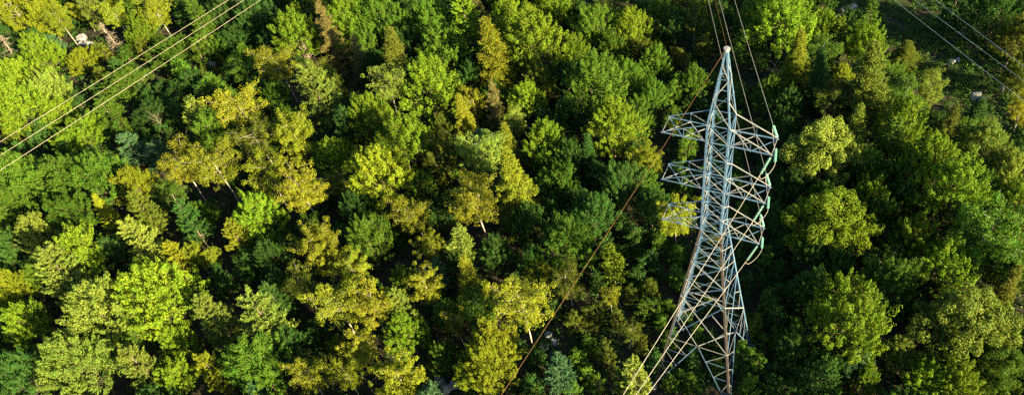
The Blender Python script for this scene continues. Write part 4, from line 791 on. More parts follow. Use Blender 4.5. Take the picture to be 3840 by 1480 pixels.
WOODS = [(-128.9,-20.9,7.9,10.9,'m'),(-250.9,75.6,5.8,10.7,'p'),(-141.1,55.6,6.5,10.5,'s'),(-139.8,67.8,5.9,11.5,'p'),(-218.4,87.6,7.3,11.7,'p'),(3.3,108.8,6.9,13.0,'m'),(55.9,82.3,6.3,10.6,'b'),(-109.8,95.7,7.2,9.9,'m'),(53.3,39.3,6.7,7.2,'m'),(45.5,48.5,7.3,7.3,'b'),(-53.4,95.0,7.9,11.5,'s'),(48.0,111.7,5.7,12.5,'m'),(-68.8,87.4,6.9,12.6,'b'),(-104.4,-41.3,8.0,10.4,'m'),(-136.4,83.4,5.8,10.6,'p'),(-306.6,70.8,8.0,10.4,'b'),(-119.5,-28.0,6.5,12.6,'m'),(-87.2,84.9,7.8,10.6,'s'),(-216.2,18.9,7.4,9.5,'p'),(-179.4,45.7,6.6,12.1,'m'),(-150.8,-7.3,6.5,9.9,'b'),(-207.3,45.0,7.3,12.1,'s'),(-133.7,-10.5,7.3,10.4,'b'),(-159.0,2.7,6.0,9.2,'p'),(-201.3,16.2,7.4,11.3,'m'),(-293.8,63.4,5.6,12.3,'b'),(-15.0,-23.7,7.9,12.2,'m'),(-197.2,9.9,5.8,9.1,'m'),(28.2,-7.1,5.9,10.9,'b'),(-38.7,111.4,6.7,9.7,'m'),(-210.3,79.0,6.0,11.6,'m'),(40.7,26.6,7.6,7.3,'b'),(-292.1,77.7,7.7,10.3,'b'),(-203.5,40.4,5.8,12.7,'s'),(5.4,-12.2,7.6,9.7,'s'),(-234.4,64.7,5.6,12.2,'m'),(-280.8,73.6,7.5,10.9,'m'),(-267.8,75.7,5.6,11.4,'m'),(-5.6,89.5,5.9,11.1,'s'),(-25.9,88.2,7.1,11.7,'m'),(-110.5,62.8,5.6,11.9,'m'),(-122.5,74.3,6.4,13.0,'m'),(-75.9,102.1,6.1,12.9,'s'),(-145.0,-19.0,6.1,12.2,'s'),(-188.6,8.0,7.7,10.0,'m'),(26.8,120.1,7.3,14.1,'b'),(38.2,45.4,7.1,6.1,'m'),(-194.2,67.6,7.1,10.0,'m'),(-132.2,65.9,6.0,12.8,'b'),(-131.8,-29.8,6.6,9.4,'m'),(-130.4,80.5,7.0,9.6,'m'),(-129.3,86.4,7.9,12.8,'s'),(-98.3,75.3,5.8,9.4,'m'),(-23.1,83.1,6.2,12.1,'m'),(54.5,88.7,5.7,11.7,'m'),(-146.2,82.3,6.9,9.6,'p'),(15.9,112.9,7.1,9.4,'b'),(-189.2,18.8,6.2,11.7,'m'),(60.0,91.7,7.9,11.8,'s'),(-115.0,99.6,5.8,11.0,'m'),(-239.1,56.5,6.9,13.0,'m'),(-21.3,111.2,5.9,12.2,'b'),(-209.5,26.5,5.7,11.7,'s'),(43.4,75.7,7.2,10.6,'m'),(-99.6,-34.0,7.6,11.1,'m'),(-109.1,83.6,7.4,12.6,'s'),(-144.3,75.5,7.0,11.1,'m'),(-211.9,58.6,6.5,11.4,'m'),(-158.2,51.2,7.7,11.4,'s'),(-215.5,65.2,6.7,10.9,'p'),(-92.4,-47.1,5.5,11.5,'m'),(-176.0,21.6,6.1,10.1,'b'),(-301.0,67.2,7.1,9.0,'m'),(-111.5,-25.9,5.9,10.6,'m'),(27.1,104.5,6.4,11.2,'p'),(-33.4,93.4,6.9,12.0,'m'),(55.6,113.1,6.3,14.2,'s'),(35.8,-3.1,7.4,7.6,'s'),(-44.2,109.8,7.1,12.5,'m'),(-161.7,89.2,7.1,9.4,'s'),(36.3,122.9,7.6,11.5,'b'),(-170.9,5.9,7.2,10.1,'m'),(-48.3,-35.1,8.0,12.3,'m'),(-13.9,113.5,6.9,9.4,'p'),(-225.4,33.7,6.4,11.5,'m'),(-27.9,78.5,6.8,10.1,'p'),(-101.6,70.0,6.3,9.3,'m'),(-156.8,81.9,6.0,10.1,'m'),(49.9,71.5,6.5,12.1,'m'),(-136.5,92.4,7.0,10.4,'p'),(-247.6,42.9,6.8,9.7,'m'),(-199.1,44.7,6.0,11.9,'m'),(-80.0,79.8,7.8,9.8,'m'),(-115.9,75.0,6.7,12.4,'m'),(-43.2,96.7,7.4,10.8,'m'),(-182.0,52.4,6.7,10.4,'p'),(-87.2,-52.7,7.3,9.9,'p'),(-154.1,-1.8,6.2,12.0,'s'),(-143.5,90.9,7.3,9.3,'b'),(-139.5,-17.5,5.5,12.9,'s'),(-205.3,83.8,6.3,9.9,'b'),(-229.3,41.3,7.7,10.8,'m'),(-18.9,97.0,5.8,11.8,'p'),(-44.7,88.9,7.5,11.8,'p'),(-70.2,76.0,7.1,12.6,'p'),(-18.6,-31.0,6.2,11.3,'m'),(-212.6,49.2,7.6,10.5,'s'),(57.4,73.6,5.8,11.3,'b'),(-211.6,70.0,6.9,10.9,'m'),(-56.2,-41.0,6.6,9.3,'b'),(-166.0,58.2,6.8,9.9,'m'),(56.9,96.7,6.1,11.7,'b'),(-237.7,44.8,5.5,9.3,'m'),(-208.3,91.7,6.9,9.9,'s'),(34.9,31.2,7.8,6.4,'b'),(42.9,-4.1,7.7,8.0,'p'),(35.4,106.8,7.1,12.4,'s'),(3.2,-19.0,6.7,9.5,'m'),(-124.6,92.2,7.9,12.5,'b'),(-215.7,76.2,5.6,9.8,'m'),(-26.0,-26.0,6.2,12.5,'b'),(-150.1,70.3,7.8,12.4,'p'),(52.8,52.9,7.2,5.8,'m'),(-242.0,64.9,8.0,12.1,'s'),(-159.7,74.4,6.6,9.2,'m'),(-195.1,75.5,5.9,10.9,'m'),(-220.8,79.1,6.6,12.1,'m'),(-137.3,75.1,7.2,11.3,'m'),(-290.6,69.0,6.3,9.3,'m'),(-112.9,-37.8,7.5,12.6,'m'),(-168.3,84.4,7.6,9.0,'m'),(-142.0,-13.7,5.5,11.0,'b'),(-177.0,91.3,7.9,11.5,'p'),(-162.2,-8.7,6.5,9.6,'m'),(-85.3,92.9,6.5,10.9,'m'),(-7.6,111.6,7.9,9.8,'s'),(-123.2,99.7,6.5,11.4,'m'),(-64.8,100.8,6.2,10.3,'m'),(-76.3,-51.3,7.9,10.7,'p'),(-99.8,-47.7,5.8,12.4,'m'),(-95.4,95.3,6.9,9.6,'m'),(43.6,87.0,6.1,13.8,'s'),(-12.9,84.5,8.0,12.1,'m'),(-271.7,54.5,7.1,9.9,'p'),(-227.4,27.1,6.6,11.6,'m'),(-60.7,-36.1,6.7,9.3,'s'),(-168.5,95.7,6.4,12.0,'m'),(-217.2,27.7,7.7,9.3,'m'),(-229.7,60.3,7.8,10.1,'p'),(-79.7,96.4,7.1,11.4,'p'),(-78.1,90.7,6.3,12.2,'m'),(44.4,96.3,6.1,11.2,'s'),(-174.9,51.1,5.9,12.7,'m'),(-267.1,64.4,7.4,12.7,'m'),(-198.4,84.1,6.8,10.2,'p'),(-256.5,57.6,7.9,9.9,'p'),(-202.4,70.4,7.4,9.2,'p'),(-236.2,78.7,5.8,11.2,'m'),(4.1,102.2,6.6,10.6,'s'),(35.8,21.1,6.8,5.9,'m'),(-252.1,62.4,6.2,9.7,'p'),(-5.4,-15.9,7.3,9.6,'p'),(-219.1,43.4,6.4,9.2,'m'),(-35.0,88.2,6.2,12.3,'m'),(-62.6,83.2,6.9,11.9,'p'),(-150.1,87.5,8.0,12.4,'m'),(-18.2,103.9,6.4,12.4,'s'),(-23.7,101.9,6.1,9.7,'m'),(-187.8,29.7,6.7,11.3,'b'),(-127.7,75.4,6.3,10.8,'p'),(-42.2,-29.9,7.8,11.6,'m'),(-232.2,75.3,6.1,11.9,'b'),(-219.1,49.8,7.3,10.4,'s'),(-247.3,58.5,6.5,9.7,'b'),(47.8,4.8,5.7,6.8,'p'),(39.3,12.3,6.2,6.8,'p'),(-276.5,80.1,6.1,9.6,'m'),(-149.0,62.1,6.7,11.7,'m'),(43.6,34.3,6.9,7.7,'s'),(-34.4,102.3,6.4,10.6,'m'),(-168.5,76.5,7.3,12.7,'p'),(-71.9,-42.6,7.2,9.0,'s'),(-225.1,48.4,7.7,10.4,'m'),(-166.8,49.2,6.2,10.0,'m'),(-26.0,113.3,6.7,11.7,'m'),(-132.0,54.3,7.8,9.3,'m'),(-199.3,26.6,5.8,9.8,'s'),(-195.1,34.1,6.5,12.3,'m'),(-259.0,46.8,6.1,10.6,'s'),(-39.2,75.4,5.6,9.7,'s'),(-35.5,80.9,6.8,12.0,'m'),(-188.9,91.7,5.8,12.2,'m'),(-117.5,88.3,6.5,12.3,'m'),(-250.4,68.8,6.8,12.7,'p'),(49.8,99.9,7.1,12.6,'s'),(-205.8,31.3,7.2,11.2,'m'),(38.3,117.0,7.8,12.6,'p'),(-188.5,65.9,6.6,10.6,'m'),(52.0,33.8,6.3,7.0,'m'),(58.0,105.7,5.7,12.4,'s'),(-233.6,35.3,7.6,12.4,'m'),(49.3,77.7,7.1,12.4,'m'),(-192.5,53.5,7.1,11.5,'b'),(-264.2,58.4,7.0,12.1,'b'),(-258.4,75.6,6.9,10.1,'p'),(-245.0,81.9,6.3,11.1,'s'),(-16.9,91.4,6.8,11.3,'s'),(-223.3,67.1,7.2,10.4,'p'),(-201.0,58.0,7.0,11.0,'m'),(-136.1,60.4,5.7,9.8,'m'),(43.1,67.7,8.0,14.2,'m'),(-164.4,71.5,7.1,9.5,'p'),(-62.4,-45.0,7.7,11.8,'m'),(-243.2,39.2,7.2,11.2,'m'),(-38.1,-34.7,7.8,9.5,'p'),(-207.0,14.3,7.3,10.1,'m'),(-172.5,11.8,6.1,11.2,'s'),(-115.8,64.5,5.8,10.8,'b'),(-189.4,49.2,5.8,12.1,'p'),(-89.5,73.8,6.2,12.1,'s'),(-174.5,-3.4,5.7,10.4,'p'),(-57.1,102.6,7.4,10.8,'m'),(-181.9,78.3,5.9,10.7,'m'),(-32.5,75.9,6.3,9.9,'b'),(51.1,124.0,6.6,13.7,'m'),(-95.2,-39.7,5.8,9.6,'p'),(-286.3,60.8,7.0,9.1,'m'),(-51.0,77.7,6.4,11.0,'m'),(-272.5,70.3,6.5,11.7,'m'),(-141.0,62.5,7.5,12.6,'s'),(-82.7,104.8,6.6,12.4,'b'),(49.6,91.5,6.1,10.6,'m'),(-303.6,76.4,7.7,9.1,'b'),(-254.8,43.7,6.8,12.5,'s'),(-240.6,75.4,7.1,11.4,'m'),(45.7,60.4,7.6,12.7,'m'),(-263.3,82.8,5.9,11.7,'s'),(-84.7,98.6,6.2,12.1,'p'),(-106.1,102.2,6.5,12.8,'p'),(-53.3,88.1,6.3,9.2,'m'),(-282.7,67.7,5.8,12.6,'m'),(42.6,122.9,5.5,14.7,'s'),(51.5,107.3,5.5,10.5,'m'),(-75.8,71.3,6.1,9.8,'b'),(-158.3,-14.2,7.6,10.8,'s'),(-107.0,71.3,5.9,12.1,'m'),(-29.8,-35.5,6.6,9.4,'p'),(-176.9,70.8,7.7,11.1,'b'),(-250.7,47.9,5.9,10.3,'m'),(-234.8,51.3,6.0,9.9,'b'),(48.7,86.4,5.6,14.4,'m'),(14.1,-15.0,7.1,10.8,'s'),(-122.3,82.8,7.3,12.4,'p'),(-297.8,75.5,6.9,9.2,'s'),(-145.5,-5.0,5.6,11.9,'p'),(-155.6,61.6,6.1,9.5,'b'),(-120.4,-34.9,6.8,11.6,'m'),(-49.7,102.4,7.5,12.5,'m'),(-92.1,104.8,6.7,9.2,'m'),(45.4,82.0,5.5,10.4,'m'),(54.4,61.7,6.4,12.1,'p'),(-13.0,101.2,5.9,11.7,'p'),(-202.4,51.4,5.6,12.2,'m'),(20.7,-5.5,7.4,12.3,'m'),(-199.0,91.6,6.9,12.9,'m'),(-57.0,82.5,6.8,9.2,'b'),(-191.9,85.3,6.3,12.9,'m'),(-194.2,61.2,7.8,12.4,'m'),(0.7,113.3,6.0,10.2,'m'),(-10.0,93.6,6.6,10.9,'m'),(-124.8,66.9,7.4,12.3,'b'),(-97.3,84.9,6.0,9.2,'p'),(-51.7,-44.5,6.3,9.8,'m'),(-173.1,61.6,6.4,11.8,'m'),(-151.3,96.9,5.7,11.8,'m'),(-82.1,-45.1,7.3,10.3,'p'),(-276.6,60.6,7.2,11.9,'s'),(-113.0,70.0,6.9,9.7,'s'),(-181.7,2.8,6.0,9.8,'m'),(-0.8,101.9,5.5,9.8,'s'),(40.1,53.4,6.8,12.7,'s'),(49.6,65.4,6.6,13.9,'m'),(48.9,43.0,6.8,6.5,'m'),(-207.2,64.8,5.9,12.7,'m'),(46.7,117.6,7.8,10.5,'m'),(-184.8,60.6,7.2,11.0,'m'),(-251.1,83.4,6.7,9.3,'m'),(38.3,3.3,7.5,6.4,'m'),(-179.8,9.2,5.8,12.8,'s'),(5.4,115.0,5.9,10.3,'s'),(-115.9,81.8,7.4,11.0,'m'),(29.9,114.5,7.0,14.0,'m'),(-69.2,97.2,7.3,10.1,'m'),(-167.4,-1.3,6.6,10.0,'s'),(-110.5,-31.7,6.9,10.7,'s'),(-182.0,26.4,7.9,9.3,'s'),(-154.1,56.1,7.1,12.2,'b'),(-193.7,14.4,6.3,9.0,'p'),(-183.0,71.3,7.4,9.2,'m'),(-226.1,78.7,6.1,9.5,'m'),(33.7,36.7,5.7,8.1,'b'),(-102.7,82.1,6.6,11.6,'p'),(-31.5,-30.2,6.8,10.7,'m'),(21.9,110.1,6.4,14.8,'s'),(12.4,106.9,7.4,11.9,'m'),(42.7,20.3,7.1,7.2,'m'),(-189.4,24.7,6.2,10.5,'m'),(-127.4,61.9,5.6,12.0,'p'),(22.0,-13.5,6.9,11.7,'m'),(48.0,16.4,7.0,7.3,'s'),(-156.9,8.4,6.7,11.6,'m'),(-157.8,96.2,7.2,12.6,'s'),(-88.4,-44.7,5.9,11.2,'p'),(-61.4,75.5,6.6,10.7,'m'),(-180.8,18.6,7.3,10.9,'m'),(-156.8,67.2,6.6,11.5,'p'),(-171.4,66.9,6.3,10.8,'p'),(-102.0,92.0,7.5,9.7,'m'),(-180.9,65.6,7.0,10.0,'m'),(-184.9,44.2,6.1,13.0,'s'),(56.3,119.5,6.9,12.8,'b'),(-205.4,23.0,6.9,12.4,'b'),(-258.6,66.4,6.5,11.7,'s'),(-240.9,50.1,7.6,10.8,'s'),(61.9,119.5,5.8,12.6,'m'),(-175.7,80.9,7.7,11.9,'m'),(-210.0,37.0,6.3,9.1,'p'),(-66.8,-49.9,6.9,10.8,'b'),(-207.4,52.7,5.8,11.8,'m'),(-229.9,82.1,6.1,10.2,'p'),(-278.2,65.7,5.6,10.5,'m'),(-131.3,97.7,7.0,11.7,'s'),(-43.0,-40.0,7.0,10.6,'m'),(-152.5,-11.9,5.7,12.6,'s'),(-190.3,79.5,6.4,10.6,'b'),(44.7,11.5,6.0,7.1,'p'),(-269.1,80.4,6.6,10.3,'m'),(10.0,114.7,5.7,10.7,'b'),(-219.8,57.0,7.7,11.8,'m'),(-125.9,-30.2,6.3,10.6,'s'),(-215.7,36.8,5.8,9.6,'p'),(-162.6,78.9,6.1,10.3,'m'),(-71.3,82.0,7.3,10.1,'p'),(-225.7,73.1,7.7,11.1,'m'),(42.6,109.1,6.1,11.4,'p'),(-8.7,98.4,5.8,12.1,'p'),(-93.5,79.8,5.8,10.9,'m'),(13.3,-8.4,7.7,11.4,'s'),(60.2,124.7,6.1,10.4,'m'),(29.9,-0.5,6.5,8.0,'m'),(-118.4,-21.0,5.9,12.5,'s'),(-60.0,91.0,6.3,11.4,'p'),(-250.1,53.0,5.8,12.0,'m'),(-172.2,17.6,6.8,10.7,'m'),(-185.7,84.7,6.3,9.8,'m'),(-150.2,76.5,6.2,10.0,'b'),(52.0,25.1,7.1,7.7,'m'),(-92.3,66.9,7.7,11.9,'s'),(-101.0,98.3,6.8,12.2,'m'),(-194.4,21.0,5.7,12.2,'m'),(47.4,105.4,5.7,14.1,'m'),(-134.9,-23.6,6.4,10.1,'m')]
ROCKS = [
(23.9, 57.8, 1.19, 1.0, 'larger pale boulder, rounded, resting on ferns in the clearing'),
(24.71, 56.79, 1.0, 0.9, 'lower pale boulder, blocky, leaning against the larger pale boulder'),
(1.83, 73.51, 1.79, 0.8, 'broad blue-grey boulder, at the foot of the rock outcrop near the lone pine'),
(3.0, 75.32, 1.66, 0.7, 'long ledge slab, tilted slab at the back of the rock outcrop'),
(2.74, 73.14, 1.1, 0.7, 'small outcrop block, angular, front of the rock outcrop'),
(3.48, 76.71, 1.25, 0.6, 'rear outcrop stone, flat, topmost of the rock outcrop by the upper edge'),
(1.22, 72.6, 0.96, 0.7, 'outer outcrop stone, small, nearest the ridge maples of the outcrop'),
(19.94, 65.36, 1.0, 0.8, 'fern-sunk stone, blue-grey, half buried in the shaded clearing'),
(20.71, 66.18, 0.82, 0.9, 'upright clearing stone, small pale block beside the fern-sunk stone'),
(27.26, 61.22, 0.84, 0.8, 'wire-side stone, dark blue stone under the far three wires'),
(-143.92, 27.29, 2.23, 0.5, 'dark flat rock, broad slab below the white-stemmed birch'),
(-140.34, 25.98, 2.2, 0.6, 'light flat rock, pale grey slab in front of the dark flat rock'),
(-109.4, 29.59, 1.74, 0.6, 'pale cutting stone, flat grey stone below the cream wires'),
(-107.25, 28.97, 1.57, 0.6, 'stepped cutting stone, angular, in front of the pale cutting stone'),
(-117.85, 21.09, 1.41, 0.7, 'twig-side rock, dark rock under thin bare twigs in the cutting'),
(-116.72, 19.14, 1.24, 0.6, 'lower cutting rock, dark low rock in front of the twig-side rock'),
(-29.0, -13.95, 1.09, 0.7, 'gap boulder, grey block in the rocky gap at the bottom edge'),
(-27.94, -14.36, 1.28, 0.7, 'big gap boulder, largest stone of the rocky gap'),
(-29.28, -15.09, 0.99, 0.7, 'split gap stone, angular, beside the big gap boulder'),
(-27.35, -13.56, 0.89, 0.7, 'small gap stone, next to the big gap boulder, under birch leaves'),
(-29.72, -13.52, 0.8, 0.7, 'rear gap stone, farther up the rocky gap'),
(-19.1, -2.88, 1.02, 0.6, 'gully boulder, dark boulder beside the orange wire in the gully'),
(-18.14, -3.51, 0.91, 0.6, 'lower gully boulder, dark block in front of the gully boulder'),
(-19.04, -4.47, 0.91, 0.6, 'gully slab, flat dark stone between two gully saplings'),
]
FLOOR = [(-233.3, 45.0), (52.8, 105.0), (47.4, 4.2), (-84.4, -51.9)]
CLEARINGS = [[(-7.2, 98.4), (0.6, 69.4), (10.9, 67.5), (15.8, 57.4), (23.0, 50.3), (27.0, 51.5), (33.1, 45.9), (41.3, 58.5), (41.6, 108.0)], [(-127.7, -11.6), (-142.4, -1.0), (-128.0, 7.0), (-144.2, 26.0), (-132.6, 30.5), (-114.8, 35.3), (-111.5, 55.5), (-98.0, 46.7), (-96.0, 28.6), (-95.0, 18.2), (-94.1, 4.5), (-106.0, -2.4)], [(-13.5, -15.2), (-25.5, 4.5), (-21.5, 11.8), (-12.6, 19.5), (-19.7, 50.3), (-32.8, 78.1), (-13.3, 82.5), (-1.7, 45.4), (5.6, 22.9), (11.2, 5.7), (13.7, -4.0)], [(-33.0, -13.2), (-27.6, -11.1), (-24.7, -14.9), (-30.5, -17.2)], [(20.8, 17.7), (23.8, 18.8), (24.7, 14.4), (21.4, 13.1)]]

# ---------------------------------------------------------------- helpers
def tag(o, label=None, cat=None, group=None, kind=None):
    for k, v in (('label', label), ('category', cat), ('group', group), ('kind', kind)):
        if v: o[k] = v
    return o

def link(o, parent=None):
    COL.objects.link(o)
    if parent is not None: o.parent = parent
    return o

def empty(name, loc=(0, 0, 0), parent=None):
    o = bpy.data.objects.new(name, None); o.empty_display_size = .3; o.location = loc
    return link(o, parent)

def mesh_np(name, V, F, mats, smooth=False, midx=None):
    """V (n,3) floats; F (m,k) ints, all faces k-sided"""
    V = np.ascontiguousarray(V, np.float32); F = np.ascontiguousarray(F, np.int32)
    m, k = F.shape
    me = bpy.data.meshes.new(name)
    me.vertices.add(len(V)); me.vertices.foreach_set('co', V.ravel())
    me.loops.add(m * k); me.loops.foreach_set('vertex_index', F.ravel())
    me.polygons.add(m)
    me.polygons.foreach_set('loop_start', np.arange(0, m * k, k, dtype=np.int32))
    if midx is not None: me.polygons.foreach_set('material_index', np.ascontiguousarray(midx, np.int32))
    me.polygons.foreach_set('use_smooth', np.full(m, smooth, dtype=bool))
    for mt in (mats if isinstance(mats, (list, tuple)) else [mats]): me.materials.append(mt)
    me.update(calc_edges=True)
    return me

def obj(name, me, parent=None, loc=None):
    o = bpy.data.objects.new(name, me)
    if loc is not None: o.location = loc
    return link(o, parent)

def ground_z(x, y):
    x = np.asarray(x, float); y = np.asarray(y, float)
    g = .7 * np.sin(x * .045 + 1) + .6 * np.sin(y * .06 + .5) + .3 * np.sin((x + y) * .11)
    t = np.clip((np.hypot(x, y) - 7) / 10, 0, 1); t = t * t * (3 - 2 * t)
    d = (x - 10) * .658 + (y - 42) * .753          # a low ridge right of the tower
    return (g + 3.2 * np.exp(-(d / 8.5) ** 2)) * t

def nrm(v):
    v = np.asarray(v, float)
    return v / np.maximum(np.linalg.norm(v, axis=-1, keepdims=True), 1e-9)

# ---------------------------------------------------------------- materials
def new_mat(name):
    m = bpy.data.materials.new(name); m.use_nodes = True
    n = m.node_tree.nodes; n.clear()
    return m, n, m.node_tree.links

def leaf_mat(name, trans=.4, rough=.6, spec=.12, hue=.02, val=.35, tcol=(1.1, 1.1, .4)):
    m, n, L = new_mat(name)
    out = n.new('ShaderNodeOutputMaterial')
    oi = n.new('ShaderNodeObjectInfo'); ge = n.new('ShaderNodeNewGeometry'); tc = n.new('ShaderNodeTexCoord')
    no = n.new('ShaderNodeTexNoise'); no.inputs['Scale'].default_value = .9; no.inputs['Detail'].default_value = 2
    L.new(tc.outputs['Object'], no.inputs['Vector'])
    hs = n.new('ShaderNodeHueSaturation')
    mh = n.new('ShaderNodeMapRange'); mh.inputs['To Min'].default_value = .5 - hue; mh.inputs['To Max'].default_value = .5 + hue
    L.new(ge.outputs['Random Per Island'], mh.inputs['Value'])
    mh2 = n.new('ShaderNodeMapRange'); mh2.inputs['From Min'].default_value = .3; mh2.inputs['From Max'].default_value = .7
    mh2.inputs['To Min'].default_value = -.018; mh2.inputs['To Max'].default_value = .018
    L.new(no.outputs['Fac'], mh2.inputs['Value'])
    ad = n.new('ShaderNodeMath'); ad.operation = 'ADD'
    L.new(mh.outputs[0], ad.inputs[0]); L.new(mh2.outputs[0], ad.inputs[1]); L.new(ad.outputs[0], hs.inputs['Hue'])
    wn = n.new('ShaderNodeTexWhiteNoise'); wn.noise_dimensions = '1D'; L.new(ge.outputs['Random Per Island'], wn.inputs['W'])
    mv = n.new('ShaderNodeMapRange'); mv.inputs['To Min'].default_value = 1 - val; mv.inputs['To Max'].default_value = 1 + val
    L.new(wn.outputs['Value'], mv.inputs['Value']); L.new(mv.outputs[0], hs.inputs['Value'])
    L.new(oi.outputs['Color'], hs.inputs['Color'])
    p = n.new('ShaderNodeBsdfPrincipled'); p.inputs['Roughness'].default_value = rough
    p.inputs['Specular IOR Level'].default_value = spec
    L.new(hs.outputs[0], p.inputs['Base Color'])
    mx = n.new('ShaderNodeMix'); mx.data_type = 'RGBA'; mx.blend_type = 'MULTIPLY'; mx.inputs[0].default_value = 1
    L.new(hs.outputs[0], mx.inputs[6]); mx.inputs[7].default_value = (*tcol, 1)
    t = n.new('ShaderNodeBsdfTranslucent'); L.new(mx.outputs[2], t.inputs['Color'])
    ms = n.new('ShaderNodeMixShader'); ms.inputs[0].default_value = trans
    L.new(p.outputs[0], ms.inputs[1]); L.new(t.outputs[0], ms.inputs[2]); L.new(ms.outputs[0], out.inputs[0])
    return m

def noise_mat(name, c0, c1, scale, rough=.8, metal=0, detail=6, bump=0, c2=None, spec=.3):
    m, n, L = new_mat(name)
    out = n.new('ShaderNodeOutputMaterial'); p = n.new('ShaderNodeBsdfPrincipled')
    tc = n.new('ShaderNodeTexCoord'); no = n.new('ShaderNodeTexNoise')
    no.inputs['Scale'].default_value = scale; no.inputs['Detail'].default_value = detail; no.inputs['Roughness'].default_value = .65
    L.new(tc.outputs['Object'], no.inputs['Vector'])
    cr = n.new('ShaderNodeValToRGB'); e = cr.color_ramp.elements
    e[0].position = .35; e[0].color = (*c0, 1); e[1].position = .65; e[1].color = (*c1, 1)
    if c2: x = e.new(.75); x.color = (*c2, 1)
    L.new(no.outputs['Fac'], cr.inputs[0]); L.new(cr.outputs[0], p.inputs['Base Color'])
    p.inputs['Roughness'].default_value = rough; p.inputs['Metallic'].default_value = metal; p.inputs['Specular IOR Level'].default_value = spec
    if bump:
        b = n.new('ShaderNodeBump'); b.inputs['Strength'].default_value = bump; b.inputs['Distance'].default_value = .1
        L.new(no.outputs['Fac'], b.inputs['Height']); L.new(b.outputs[0], p.inputs['Normal'])
    L.new(p.outputs[0], out.inputs[0])
    return m

M_LEAF = leaf_mat('leaves')
M_NEEDLE = leaf_mat('needles', trans=.2, rough=.65, val=.3, hue=.015, tcol=(1.15, 1.05, .6))
M_BARK = noise_mat('grey_brown_bark', (.06, .045, .032), (.15, .12, .09), 6, .9)
M_BIRCH = noise_mat('white_birch_bark', (.15, .13, .11), (.34, .32, .28), 4, .75)
M_DEAD = noise_mat('weathered_dead_wood', (.09, .072, .056), (.21, .18, .14), 5, .85)
M_ROCK = noise_mat('lichen_granite', (.13, .135, .14), (.30, .305, .31), 1.3, .85, bump=.5, c2=(.36, .355, .34))
M_GROUND = noise_mat('leaf_litter_soil', (.014, .012, .007), (.032, .028, .014), .8, .95, bump=.6, c2=(.022, .036, .010))
M_SOIL = noise_mat('bare_red_soil', (.045, .028, .014), (.11, .065, .03), 1.6, .95, bump=.5)
M_STEEL = noise_mat('galvanised_steel', (.19, .21, .23), (.31, .315, .315), 1.2, .45, .3, spec=.5)
M_STEEL_SKYLIT = noise_mat('skylit_blue_steel', (.075, .155, .265), (.13, .23, .35), 1.5, .4, .35, spec=.5)  # blue skylight on shaded members, painted into the steel colour
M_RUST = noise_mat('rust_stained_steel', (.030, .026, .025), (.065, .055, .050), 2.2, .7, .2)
M_GLASS = noise_mat('green_glass_insulator', (.04, .19, .15), (.17, .34, .28), 3, .12, 0, spec=.9)
M_CAPS = noise_mat('insulator_cap_metal', (.16, .15, .13), (.28, .26, .22), 3, .45, .5)
M_WIRE = noise_mat('aluminium_conductor', (.20, .19, .165), (.28, .265, .235), .5, .45, .25, spec=.5)
M_WIRE_SKYLIT = noise_mat('skylit_blue_conductor', (.16, .24, .27), (.24, .34, .37), .5, .45, .3, spec=.5)  # sky-lit shade on these wires is put into the colour as blue
M_CREAM = noise_mat('weathered_conductor', (.19, .17, .12), (.27, .24, .18), .5, .5, .2)
M_EARTH = noise_mat('rusty_earth_wire', (.10, .036, .016), (.15, .09, .026), .35, .6, .2)
M_CONC = noise_mat('concrete', (.25, .24, .22), (.40, .39, .36), 3, .9)

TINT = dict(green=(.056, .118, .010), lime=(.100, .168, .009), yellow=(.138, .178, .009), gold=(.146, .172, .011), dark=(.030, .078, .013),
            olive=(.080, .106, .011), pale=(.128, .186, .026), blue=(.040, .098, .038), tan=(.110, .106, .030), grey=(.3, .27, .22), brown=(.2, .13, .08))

# ---------------------------------------------------------------- ground
def build_ground():
    n = 150; lin = np.linspace(-1, 1, n)
    g = np.sign(lin) * np.abs(lin) ** 2.2 * 2500
    X, Y = np.meshgrid(g - 45, g + 15)
    Z = ground_z(X, Y) * np.exp(-((X + 45) ** 2 + (Y - 15) ** 2) / 600 ** 2)
    V = np.c_[X.ravel(), Y.ravel(), Z.ravel()]
    i = np.arange(n * n).reshape(n, n)
    F = np.stack([i[:-1, :-1], i[:-1, 1:], i[1:, 1:], i[1:, :-1]], -1).reshape(-1, 4)
    o = obj('ground', mesh_np('ground', V, F, M_GROUND, True)); o['kind'] = 'structure'
build_ground()

# ---------------------------------------------------------------- tubes and leaves
def tubes(paths, ns=6):
    """paths: list of (points (k,3), radii (k,)) -> V, F quads"""
    Vs, Fs, off = [], [], 0
    for P, r in paths:
        P = np.asarray(P, float); r = np.asarray(r, float); k = len(P)
        T = nrm(np.gradient(P, axis=0))
        up = np.array([0, 0, 1.]) if abs(T[0, 2]) < .9 else np.array([1., 0, 0])
        A = nrm(np.cross(T, up)); B = np.cross(T, A)
        a = np.arange(ns) * 2 * math.pi / ns
        ring = A[:, None] * np.cos(a)[None, :, None] + B[:, None] * np.sin(a)[None, :, None]
        V = P[:, None] + ring * r[:, None, None]
        Vs.append(V.reshape(-1, 3))
        i = np.arange(k * ns).reshape(k, ns); j = np.roll(i, -1, 1)
        Fs.append(np.stack([i[:-1], j[:-1], j[1:], i[1:]], -1).reshape(-1, 4) + off)
        off += k * ns
    return np.vstack(Vs), np.vstack(Fs)

